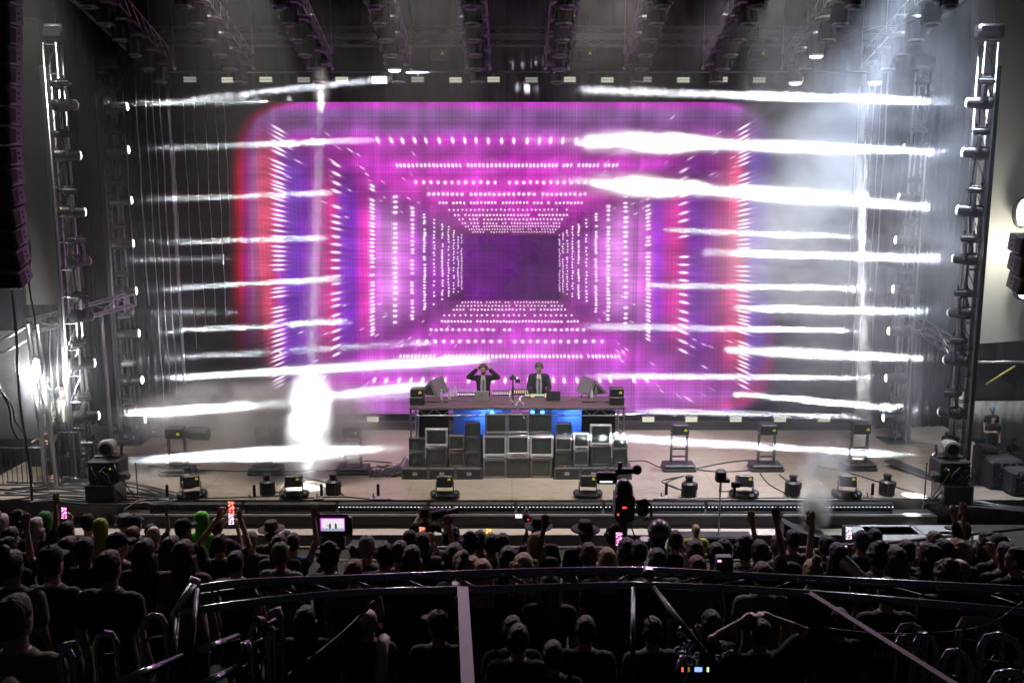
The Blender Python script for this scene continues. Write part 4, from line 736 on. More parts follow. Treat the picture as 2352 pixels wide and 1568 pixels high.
# ------------------------------------------------------------------ wings: gate truss, fences, trunks, tents
gx = at(92, 900, Y=21.0).x; t = thing('gate_truss', 'glaring white lit aluminium gate truss beside the crew', 'truss gate', (gx, 21.2, 0))
for dx in (-.12, .12): mb = MB(); mb.tube((dx, 0, 0), (dx * .9 - .15, 0, 3.95), .06, n=12); mb.build('upright', 'alu', t, True)
mb = MB(); a = Vector((-.2, 0, 3.9)); b = at(300, 688, Y=23.8) - Vector((gx, 21.2, 0)); box_truss(mb, a, b, .3, .3, .025, .5); mb.build('crossbeam', 'alu', t, 60)
mb = MB(); c = at(232, 720, Y=22.9) - Vector((gx, 21.2, 0)); mb.tube(c, (c.x + .05, c.y, .0), .05, n=12); mb.build('rear_upright', 'alu', t, True)
mb = MB(); d = at(-40, 800, Y=21.0) - Vector((gx, 21.2, 0)); mb.tube(a, d, .03); mb.tube(a - Vector((0, 0, .3)), d - Vector((0, 0, .3)), .03); mb.build('side_beam', 'alu', t, True)
spot(at(60, 905, Y=20.6), at(92, 880, Y=21.2), 1800, 120, .1, None, 1, (.95, .97, 1), 'gate_lamp')
l = bpy.data.lights.new('gate_glow', 'POINT'); lo = bpy.data.objects.new('gate_glow', l); COL.objects.link(lo); gp = at(80, 850, Y=20.8); lo.location = gp; l.energy = 330; l.color = (.95, .97, 1); l.shadow_soft_size = .08
t = thing('work_lamp', 'dazzling white lamp clamped to the gate truss by the crew', 'lamp', gp + Vector((-.05, .25, 0))); mb = MB(); mb.ball((0, -.1, 0), (.07, .05, .25), 12, 9); M['glare'] = mat('work_lamp_glass', (.9, .9, .9), .2, emit=(.95, .97, 1), estr=40); mb.build('bulb', 'glare', t, True); mb = MB(); mb.box((0, 0, 0), (.14, .08, .5), bev=.02); mb.build('housing', 'steel', t)
for i, (u0, v0, u1, v1, Y) in enumerate(((22, 640, 72, 1150, 20.2), (130, 680, 145, 1110, 22), (155, 700, 165, 1110, 22.3), (118, 740, 120, 1100, 22), (0, 880, 40, 1010, 19.8), (8, 900, 55, 1000, 19.8), (62, 520, 78, 760, 20.4))):
    a, b = at(u0, v0, Y=Y), at(u1, v1, Y=Y); mb = MB(); mb.path([a.lerp(b, k / 10) + Vector((.04 * math.sin(k * .9 + i), 0, 0)) for k in range(11)], .02 if i else .03, 6); tag(mb.build('hanging_cable', 'plastic', None, True), 'thin dark cable slanting down past the gate truss', 'cable', 'cables by the gate truss')
def fence(u0, u1, v, Y, h_, lab, n):
    a, b = at(u0, v, Y=Y).x, at(u1, v, Y=Y).x; t = thing('crowd_fence', lab, 'fence', (a, Y, 0)); L = b - a; mb = MB(); mb.path([(0, 0, 0), (0, 0, h_), (L, 0, h_), (L, 0, 0)], .022, 8); mb.tube((0, 0, .15), (L, 0, .15), .02); mb.build('frame', 'steel', t, True); mb = MB()
    for k in range(1, n): mb.tube((L * k / n, 0, .15), (L * k / n, 0, h_), .01, n=5)
    mb.build('bars', 'steel', t)
fence(-40, 108, 1090, 20.9, 1.05, 'steel crowd fence at the edge of the wing near the cables', 13); fence(140, 190, 1095, 21.4, 1.3, 'short steel fence end with rounded corner behind the gate truss', 3)
M['tent'] = mat('dark_tent_cloth', (.035, .035, .033), .85, noise=.3, nscale=2)
a, b = at(-60, 1010, Y=23.5), at(90, 760, Y=23.5); mb = MB(); mb.box(((a.x + b.x) / 2, 23.6, (a.z + b.z) / 2), (b.x - a.x, .1, b.z - a.z), bev=.02); tag(mb.build('cloth_screen', 'tent'), 'dark cloth screen hanging behind the gate truss', 'cloth screen')
a, b = at(2222, 920, Y=23.5), at(2420, 830, Y=23.5); t = thing('awning', 'dark cloth awning over the crew on the foggy side', 'awning', (a.x, 23.5, 0)); mb = MB(); mb.box(((b.x - a.x) / 2, 0, (a.z + b.z) / 2), (b.x - a.x, .12, b.z - a.z), bev=.03); mb.build('valance', 'tent', t); mb = MB(); mb.tube((0, -.1, b.z), (b.x - a.x, -.1, b.z), .04); mb.build('pole', 'alu', t, True); mb = MB(); mb.tube((1.1, -.12, b.z - .1), (.3, -.3, b.z - .55), .03); M['yell2'] = mat('yellow_brace', (.4, .33, .08), .5); mb.build('brace', 'yell2', t, True)
c = at(2300, 990, Y=25); curtain('grey_drape', c.x - 1.2, c.x + 3, 25.6, 25.6, 0, c.z + 1.0, 'light grey pleated drape behind the crew under the awning', 'greywall', n=50, amp=.05)
p = at(2235, 800, Y=24.8); t = thing('side_truss', 'short truss arm sloping down through the fog behind the front tower', 'truss', (0, 0, 0)); mb = MB(); box_truss(mb, at(2108, 745, Y=24.5), at(2195, 800, Y=22.6), .3, .3, .025, .5); mb.build('arm', 'alu', t, 60)
for i, (u, v, Y, w_, h_, d_, lab) in enumerate(((2290, 1150, 21.3, .8, .72, .7, 'tall black equipment trunk with shiny fittings beside the bearded man'), (2338, 1158, 20.8, .7, .6, .7, 'black equipment trunk at the frame edge with hanging straps'), (2258, 1140, 21.8, .45, .85, .6, 'narrow grey draped trunk behind the black equipment trunks'), (300, 1012, 25.3, .9, .35, .7, 'low dark bundle of covers at the rear tower foot'), (372, 1000, 26.0, .6, .5, .5, 'small flight case under the round lamp behind the rear tower'))):
    p = at(u, v, Y=Y); t = thing('equipment_trunk', lab, 'trunk', (p.x, Y, 0)); mb = MB(); mb.box((0, 0, h_ / 2), (w_, d_, h_), bev=.06); mb.build('body', 'case', t, 30); mb = MB(); rr = random.Random(i)
    for k in range(7): mb = MB(); x, z = rr.uniform(-w_ / 2 + .08, w_ / 2 - .08), rr.uniform(.15, h_ - .05); mb.box((x, -d_ / 2 - .01, z), (.05, .02, .1 * rr.random() + .02)); mb.build('fitting', 'alu', t)
    mb = MB(); mb.path([(-w_ / 2 + .1, -d_ / 2 - .02, h_), (-w_ / 2 + .15, -d_ / 2 - .04, h_ * .5), (0, -d_ / 2 - .04, h_ * .3), (w_ / 4, -d_ / 2 - .03, h_ * .6)], .012); mb.build('strap', 'steel', t)
a, b = at(2062, 948 + 60, Y=23), at(2125, 1075, Y=21.2); t = thing('ramp', 'narrow folding ramp leaning at the foggy stage side', 'ramp', F(2112, 1090, 0)); mb = MB(); mb.box((0, 0, .05), (.35, 1.9, .06), Matrix.Rotation(.5, 4, 'Z') @ Matrix.Rotation(.1, 4, 'X'), bev=.01); mb.build('board', 'steel', t)
# round flood lamps on the pale wall and the one behind the rear tower
for i, (u, v, Y) in enumerate(((2350, 488, 24.5), (2350, 655, 24.5))):
    p = at(u, v, Y=Y); t = thing('flood_lamp', ['upper round warm flood lamp glowing on the pale wall', 'lower round warm flood lamp glowing on the pale wall'][i], 'flood lamp', p); M.setdefault('warm', mat('warm_lamp_glass', (1, .95, .8), .3, emit=(1, .93, .72), estr=6)); mb = MB(); mb.ball((0, -.05, 0), (.2, .1, .36), 14, 9); mb.build('glass', 'warm', t, True); mb = MB(); mb.ball((0, .08, 0), (.26, .12, .42), 14, 9); mb.build('housing', 'black', t, True)
l = bpy.data.lights.new('wall_glow', 'POINT'); lo = bpy.data.objects.new('wall_glow', l); COL.objects.link(lo); lo.location = at(2350, 570, Y=24.0); l.energy = 150; l.color = (1, .95, .82); l.shadow_soft_size = .2
# ------------------------------------------------------------------ people
def limb(mb, pts, rs, n=12):
    """smooth tapering limb through joints"""
    P = [Vector(q) for q in pts]; out, ro = [], []
    for i in range(len(P) - 1):
        a, b, c, d = P[max(i - 1, 0)], P[i], P[i + 1], P[min(i + 2, len(P) - 1)]
        for k in range(4):
            s = k / 4; out.append(.5 * ((2 * b) + (c - a) * s + (2 * a - 5 * b + 4 * c - d) * s * s + (3 * b - a - 3 * c + d) * s ** 3) if False else b.lerp(c, s)); ro.append(rs[i] + (rs[i + 1] - rs[i]) * s)
    out.append(P[-1]); ro.append(rs[-1]); mb.path(out, ro, n); mb.ball(P[-1], rs[-1], n, 7)
    for q, r in zip(P, rs): mb.ball(q, r * .99, n, 7)
def hand(mb, w, d, side, curl=.3, spread=1.0, palm=None):
    """w wrist point, d direction of the fingers, palm = palm normal; side +1 for right"""
    w = Vector(w); d = Vector(d).normalized(); pn = Vector(palm or (0, 1, 0)); s = d.cross(pn).normalized() * side; pn = s.cross(d).normalized() * side
    k = w + d * .085
    mb.path([w - d * .01, w + d * .03, k], [.024, .034, .036], 10); mb.ball(w + d * .05, (.036, .036, .036), 10, 7)
    for i, (o, L, a) in enumerate(((-.032, .072, -.16), (-.011, .082, -.04), (.011, .078, .06), (.031, .062, .2))):
        b = k + s * o - d * .01; dd = (d + s * a * spread).normalized(); p1 = b + dd * L * .45; d2 = (dd * math.cos(curl) + pn * math.sin(curl)).normalized(); p2 = p1 + d2 * L * .33; d3 = (dd * math.cos(curl * 2) + pn * math.sin(curl * 2)).normalized(); p3 = p2 + d3 * L * .3
        mb.path([b, p1, p2, p3], [.0115, .011, .010, .0085], 8); mb.ball(p3, .0085, 8, 5)
    b = w + d * .025 - s * .03; dd = (d * .75 - s * .7 + pn * .15).normalized(); p1 = b + dd * .035; p2 = p1 + (dd + d * .5).normalized() * .03; mb.path([b - dd * .01, p1, p2], [.016, .0135, .011], 8); mb.ball(p2, .011, 8, 5)
SH = .185
# arm poses: (elbow, wrist, finger direction, curl, palm normal) for the right (+x) arm; mirrored for the left
AP = {
 'down': ((.235, -.03, 1.14), (.235, .06, .90), (0, .1, -1), .5, (-1, 0, 0)),
 'phone': ((.27, .16, 1.24), (.12, .36, 1.50), (-.1, .2, 1), 1.0, (-.6, -.6, 0)),
 'highphone': ((.30, .12, 1.60), (.13, .30, 1.86), (-.2, .2, 1), 1.0, (-.6, -.6, 0)),
 'up': ((.27, .05, 1.66), (.24, .10, 1.92), (.05, .1, 1), .22, (0, 1, 0)),
 'upout': ((.40, .05, 1.52), (.46, .12, 1.80), (.1, .15, 1), .35, (0, 1, 0)),
 'point': ((.25, .06, 1.62), (.20, .12, 1.90), (-.1, .1, 1), .1, (0, 1, 0)),
 'head': ((.42, .02, 1.62), (.13, .06, 1.74), (-.8, .1, .3), .9, (0, 0, -1)),
 'ears': ((.37, .10, 1.44), (.155, .06, 1.64), (-.35, 0, .8), 1.0, (-1, 0, 0)),
 'front': ((.25, .10, 1.14), (.17, .34, 1.03), (-.1, 1, -.2), .5, (0, 0, -1)),
 'fold': ((.25, .08, 1.16), (.06, .26, 1.22), (-1, .2, .1), .5, (0, -1, 0)),
 'side': ((.34, .25, 1.42), (.40, .50, 1.50), (.1, 1, .1), .9, (0, 0, -1)),
}
def mx(v, s): return (v[0] * s, v[1], v[2])
def torso(mb, inf=0.0, low=.80, fem=0.0, top=True):
    i = inf
    rg = [((0, 0, low), .155 + i, .105 + i), ((0, 0, .93), .168 + i, .115 + i), ((0, 0, 1.06), .148 + i - fem * .02, .10 + i), ((0, .005, 1.2), .155 + i, .108 + i), ((0, .005, 1.33), .172 + i - fem * .015, .115 + i), ((0, 0, 1.41), .165 + i - fem * .02, .095 + i), ((0, -.005, 1.455), .115 + i * .8, .075 + i * .6)]
    if top: rg += [((0, -.005, 1.49), .065 + i * .4, .062 + i * .4)]
    mb.rings(rg, 20)
def body_mesh(r='down', l='down', turn=0.0, nod=0.0, stride=.09):
    mb = MB(); torso(mb)
    for s in (-1, 1):
        limb(mb, [(s * stride, 0, .88), (s * (stride + .01), .015, .5), (s * (stride + .015), -.02, .10)], [.088, .058, .042]); mb.path([(s * (stride + .015), -.06, .035), (s * (stride + .02), .06, .035), (s * (stride + .03), .17, .028)], [.04, .042, .03], 10)
        mb.ball((s * .15, 0, 1.40), (.055, .058, .058))
        e, w, d, c, pn = AP[r if s > 0 else l]; limb(mb, [(s * SH, 0, 1.40), mx(e, s), mx(w, s)], [.050, .038, .027]); hand(mb, mx(w, s), mx(d, s), s, c, 1, mx(pn, s))
    # neck and head, turned and nodded about the neck
    mb.rings([((0, -.005, 1.43), .062, .06), ((0, .0, 1.50), .056, .058), ((0, .008, 1.57), .054, .06)], 14)
    H = Matrix.Translation((0, 0, 1.55)) @ Matrix.Rotation(turn, 4, 'Z') @ Matrix.Rotation(nod, 4, 'X') @ Matrix.Translation((0, 0, -1.55))
    mb.rings([((0, .055, 1.525), .022, .022), ((0, .045, 1.545), .045, .052), ((0, .022, 1.575), .062, .078), ((0, .01, 1.615), .072, .092), ((0, .004, 1.65), .076, .097), ((0, -.002, 1.69), .075, .096), ((0, -.006, 1.725), .062, .082), ((0, -.006, 1.748), .038, .055), ((0, -.004, 1.757), .012, .02)], 20, True, H)
    N = MB(); N.add([(-.012, .098, 1.612), (.012, .098, 1.612), (0, .124, 1.615), (0, .092, 1.665), (0, .10, 1.603)], [(0, 2, 3), (2, 1, 3), (0, 4, 2), (4, 1, 2), (0, 3, 1), (0, 1, 4)]); mb.add(N.v, N.f, H)
    for s in (-1, 1): mb.ball((s * .077, -.005, 1.635), (.012, .022, .034), 8, 6, H)
    mb.ball((0, .093, 1.583), (.026, .012, .010), 10, 6, H); mb.ball((0, .085, 1.66), (.05, .018, .012), 10, 6, H)
    me = mb.mesh('body'); fixn(me); o = bpy.data.objects.new('tmp', me); COL.objects.link(o); m = o.modifiers.new('r', 'REMESH'); m.mode = 'VOXEL'; m.voxel_size = .0085; m2 = o.modifiers.new('s', 'SMOOTH'); m2.iterations = 3; m2.factor = .5
    dg = bpy.context.evaluated_depsgraph_get(); me2 = bpy.data.meshes.new_from_object(o.evaluated_get(dg)); bpy.data.objects.remove(o); me2.shade_smooth(); me2.name = 'body'; return me2
def remesh(mb, vox=.014, it=4):
    me = mb.mesh('cloth'); fixn(me); o = bpy.data.objects.new('tmp', me); COL.objects.link(o); m = o.modifiers.new('r', 'REMESH'); m.mode = 'VOXEL'; m.voxel_size = vox; m2 = o.modifiers.new('s', 'SMOOTH'); m2.iterations = it; m2.factor = .5
    dg = bpy.context.evaluated_depsgraph_get(); me2 = bpy.data.meshes.new_from_object(o.evaluated_get(dg)); bpy.data.objects.remove(o); me2.shade_smooth(); return me2
def top_mesh(r, l, sleeve=.62, inf=.014, low=.84, fem=0):
    """shirt: torso shell plus sleeves; sleeve 1 ends at the elbow, 2 at the wrist, 0 none"""
    mb = MB(); torso(mb, inf, low, fem)
    for s in (-1, 1):
        e, w, *_ = AP[r if s > 0 else l]; a, e, w = Vector((s * SH, 0, 1.40)), Vector(mx(e, s)), Vector(mx(w, s)); mb.ball((s * .15, 0, 1.40), (.062 + inf, .066 + inf, .064 + inf))
        if sleeve <= 0: continue
        if sleeve <= 1: limb(mb, [a, a.lerp(e, sleeve)], [.056 + inf, .052 + inf])
        else: limb(mb, [a, e, e.lerp(w, sleeve - 1)], [.055 + inf, .045 + inf, .034 + inf])
    return remesh(mb, .013)
def legs_mesh():
    mb = MB(); mb.rings([((0, 0, .80), .16, .12), ((0, 0, .93), .178, .125), ((0, 0, .99), .165, .118)], 18)
    for s in (-1, 1): limb(mb, [(s * .09, 0, .86), (s * .10, .015, .5), (s * .105, -.02, .11)], [.103, .074, .062])
    return remesh(mb, .015)
def hair_mesh(kind):
    mb = MB(); rr = random.Random(len(kind))
    cap = lambda k=1.0, z=1.60: mb.rings([((0, -.03, z), .066 * k, .075 * k), ((0, -.02, 1.645), .084 * k, .095 * k), ((0, -.012, 1.69), .085 * k, .103 * k), ((0, -.01, 1.735), .07 * k, .09 * k), ((0, -.008, 1.765), .042 * k, .058 * k), ((0, -.008, 1.774), .01, .015)], 18)
    if kind == 'short': cap(1.0, 1.58)
    elif kind == 'long': cap(1.06, 1.58); mb.rings([((0, -.06, 1.30), .07, .025), ((0, -.085, 1.38), .10, .038), ((0, -.07, 1.50), .098, .05), ((0, -.045, 1.60), .094, .075), ((0, -.03, 1.68), .088, .09)], 16); [mb.rings([((s * .085, .0, 1.38), .018, .03), ((s * .09, .0, 1.5), .022, .045), ((s * .084, .005, 1.62), .02, .06)], 10) for s in (-1, 1)]
    elif kind == 'curly':
        cap(1.1, 1.57)
        for i in range(46): a, b = rr.uniform(0, 6.28), rr.uniform(-.45, 1.4); mb.ball((.10 * math.cos(a) * math.cos(b), -.02 + .11 * math.sin(a) * math.cos(b) - (.02 if math.sin(a) > 0 else 0), 1.67 + .11 * math.sin(b)), rr.uniform(.02, .032), 8, 5)
    elif kind == 'wavy':
        cap(1.12, 1.56)
        for i in range(60): a, z = rr.uniform(3.0, 6.4), rr.uniform(1.36, 1.7); mb.ball((.11 * math.cos(a), -.02 + .10 * math.sin(a), z), rr.uniform(.02, .034), 8, 5)
    elif kind == 'bun': cap(1.03, 1.58); mb.ball((0, -.07, 1.80), (.045, .045, .04)); mb.ball((0, -.05, 1.77), .035)
    elif kind == 'cap':
        mb.rings([((0, -.005, 1.665), .086, .106), ((0, -.005, 1.70), .088, .108), ((0, -.005, 1.745), .078, .096), ((0, -.005, 1.777), .05, .065), ((0, -.005, 1.787), .01, .014)], 18); mb.rings([((0, .11, 1.672), .07, .07), ((0, .12, 1.682), .07, .075), ((0, .12, 1.69), .06, .06)], 14); mb.ball((0, -.005, 1.79), .012); mb.rings([((0, -.03, 1.58), .062, .07), ((0, -.02, 1.64), .08, .09), ((0, -.01, 1.67), .082, .1)], 16)
    elif kind == 'hat':
        mb.rings([((0, 0, 1.690), .17, .19), ((0, 0, 1.700), .175, .195), ((0, 0, 1.706), .165, .185)], 24); mb.rings([((0, 0, 1.69), .088, .108), ((0, 0, 1.76), .084, .1), ((0, 0, 1.80), .074, .09), ((0, 0, 1.812), .05, .06)], 18); mb.rings([((0, -.03, 1.57), .062, .07), ((0, -.02, 1.69), .08, .09)], 14)
    elif kind == 'bucket': mb.rings([((0, 0, 1.655), .125, .145), ((0, 0, 1.66), .128, .148), ((0, 0, 1.70), .094, .114), ((0, 0, 1.77), .08, .1), ((0, 0, 1.785), .06, .08)], 20)
    elif kind == 'hood': mb.rings([((0, -.01, 1.38), .15, .11), ((0, -.01, 1.46), .11, .09), ((0, -.02, 1.53), .085, .085), ((0, -.02, 1.6), .092, .10), ((0, -.02, 1.69), .094, .112), ((0, -.03, 1.755), .07, .09), ((0, -.045, 1.785), .025, .03)], 20)
    elif kind == 'phones': cap(1.05, 1.56); mb.rings([((0, -.05, 1.54), .05, .03), ((0, -.05, 1.6), .08, .05)], 12)
    me = remesh(mb, .009, 2)
    if kind not in ('cap', 'hat', 'bucket', 'hood'):
        from mathutils import noise
        for v_ in me.vertices:
            q = v_.co; n_ = noise.noise(Vector((q.x * 38, q.y * 38, q.z * 9))) * .007 + noise.noise(q * 14) * .010; v_.co = q + v_.normal * n_
        me.update()
    return me
C_ = {'skin': (.38, .22, .15), 'skin2': (.16, .09, .06), 'skin3': (.5, .32, .24)}
M['skin'] = mat('skin', C_['skin'], .5, noise=.08); M['skin2'] = mat('skin_brown', C_['skin2'], .5, noise=.08); M['skin3'] = mat('skin_pale', C_['skin3'], .5, noise=.08)
for n, c in (('black', (.012, .012, .014)), ('charcoal', (.04, .04, .045)), ('grey', (.13, .13, .13)), ('white', (.5, .5, .5)), ('navy', (.02, .03, .07)), ('blue', (.05, .12, .3)), ('olive', (.12, .12, .05)), ('yellow', (.5, .45, .12)), ('green', (.1, .55, .02)), ('cream', (.5, .46, .36)), ('brown', (.08, .05, .035)), ('plaid', (.12, .05, .05)), ('mauve', (.2, .13, .16))):
    M['c_' + n] = mat(n + '_cloth', c, .85, noise=.25, nscale=14, bump=.25)
for n, c in (('dark', (.012, .009, .008)), ('brown', (.05, .028, .016)), ('blonde', (.35, .24, .12)), ('red', (.14, .045, .02)), ('grey', (.2, .19, .18)), ('pale', (.5, .42, .4))):
    M['h_' + n] = mat(n + '_hair', c, .7, noise=.4, nscale=25, stretch=(3, 3, .5), bump=.4)
M['c_green2'] = mat('dim_green_cloth', (.05, .22, .02), .8, noise=.3, nscale=9); M['c_green3'] = mat('yellow_green_cloth', (.3, .36, .03), .8, noise=.3, nscale=9)
M['c_greenglow'] = mat('neon_green_cloth', (.16, .75, .02), .7, noise=.2, nscale=6)
BM, TM, HM, LM = {}, {}, {}, None
def person(u, v, r, l, top, hair, hairc, skin, label, sleeve=.62, turn=0.0, face=0.0, h=1.0, Y=None, feet=None, group='people in the crowd', legs='c_charcoal', nod=0.0, cat='person', slim=0.0):
    """u, v: picture position of the top of the head; stands on the terrace unless feet height given; face: heading, 0 looks at the stage"""
    global LM
    key = (r, l, round(turn, 2), round(nod, 2))
    if key not in BM: BM[key] = body_mesh(r, l, turn, nod)
    kt = (r, l, sleeve)
    if kt not in TM: TM[kt] = top_mesh(r, l, sleeve, .012 if sleeve != 1.86 else .02, .84 if sleeve != 1.86 else .76)
    if hair and hair not in HM: HM[hair] = hair_mesh(hair)
    if LM is None: LM = legs_mesh()
    H = 1.757 * h
    fx = None
    if Y is None:
        wv = np.interp(v, (1176, 1200, 1235, 1268, 1372), (33, 36, 46, 60, 92)) if u < 450 else np.interp(v, (1195, 1220, 1240, 1260, 1290, 1400, 1440), (33, 36, 40, 42, 45, 46, 50))
        kz = (784 - v) / FPX; Y = FPX * .183 / wv * (C9 + kz * S9); z_ = at(u, v, Y=Y).z; g_ = gprof(Y, at(u, v, Y=Y).x < -2.0); fx = z_ - min(H * 1.06, max(H * .95, z_ - g_)); feet = fx
    if Y is None:
        best = None
        for k in range(200):
            y = 4.0 + k * .052; q = at(u, v, Y=y); z = q.z; e = abs(z - gprof(y, q.x < -2.0) - H)
            if best is None or e < best[0]: best = (e, y)
        Y = best[1]
    p = at(u, v, Y=Y); gz = ground(Y, p.x) if feet is None else feet; sc = (p.z - gz) / 1.757; sc = min(1.12, max(.86, sc)) if feet is None else sc
    t = thing('person', label, cat, (p.x, Y, gz), (0, 0, face), group)
    t.scale = (sc * (1 - slim),) * 2 + (sc,)
    def part(nm, me, m, par=t):
        o = bpy.data.objects.new(nm, me); COL.objects.link(o); o.parent = par
        if not me.materials: me.materials.append(M[m])
        o.material_slots[0].link = 'OBJECT'; o.material_slots[0].material = M[m]; return o
    part('body', BM[key], skin); part('shirt', TM[kt], top); part('trousers', LM, legs)
    if hair:
        o = part('hat' if hair in ('cap', 'hat', 'bucket') else 'hood' if hair == 'hood' else 'hair', HM[hair], hairc)
        o.matrix_local = Matrix.Translation((0, 0, 1.55)) @ Matrix.Rotation(turn, 4, 'Z') @ Matrix.Rotation(nod, 4, 'X') @ Matrix.Translation((0, 0, -1.55))
    return t
def world_of(t, p): return t.matrix_basis @ Vector(p)
scr = {}
def phone(t, lab, col, both=True, high=False, side=1, tilt=0.0):
    e = AP['highphone' if high else 'phone'][1]; p = world_of(t, ((e[0] - .09) * (0 if both else side) + (0 if both else side * .05), e[1] + .06, e[2] + .10))
    r = thing('phone', lab, 'phone', p, (R(-8), tilt, 0), group='phones held up in the crowd'); mb = MB(); mb.box((0, 0, 0), (.078, .010, .155), bev=.006); mb.build('casing', 'tv_black', r)
    if col not in scr:
        m = mat('phone_picture_' + col, (.02, .02, .02), .2); nt = m.node_tree; b = nt.nodes['Principled BSDF']; tc = nt.nodes.new('ShaderNodeTexCoord'); nz = nt.nodes.new('ShaderNodeTexNoise'); nz.inputs['Scale'].default_value = 45; cr = nt.nodes.new('ShaderNodeValToRGB'); nt.links.new(tc.outputs['Object'], nz.inputs['Vector']); nt.links.new(nz.outputs['Fac'], cr.inputs[0])
        cs = {'red': [(.02, .0, .0), (.9, .08, .08), (1, .5, .3)], 'pink': [(.05, 0, .05), (.9, .15, .6), (1, .7, .9)], 'gold': [(.1, .03, 0), (.9, .4, .05), (1, .8, .3)], 'white': [(.1, .05, .1), (.7, .5, .7), (1, 1, 1)]}[col]; e_ = cr.color_ramp.elements; e_[0].position = .38; e_[0].color = (*cs[0], 1); e_[1].position = .62; e_[1].color = (*cs[2], 1); q = e_.new(.5); q.color = (*cs[1], 1)
        nt.links.new(cr.outputs[0], b.inputs['Emission Color']); b.inputs['Emission Strength'].default_value = 1.6; M['scr_' + col] = m; scr[col] = 1
    mb = MB(); mb.box((0, -.0065, 0), (.07, .002, .145)); mb.build('display', 'scr_' + col, r); return r
D_ = 'h_dark'; B_ = 'h_brown'
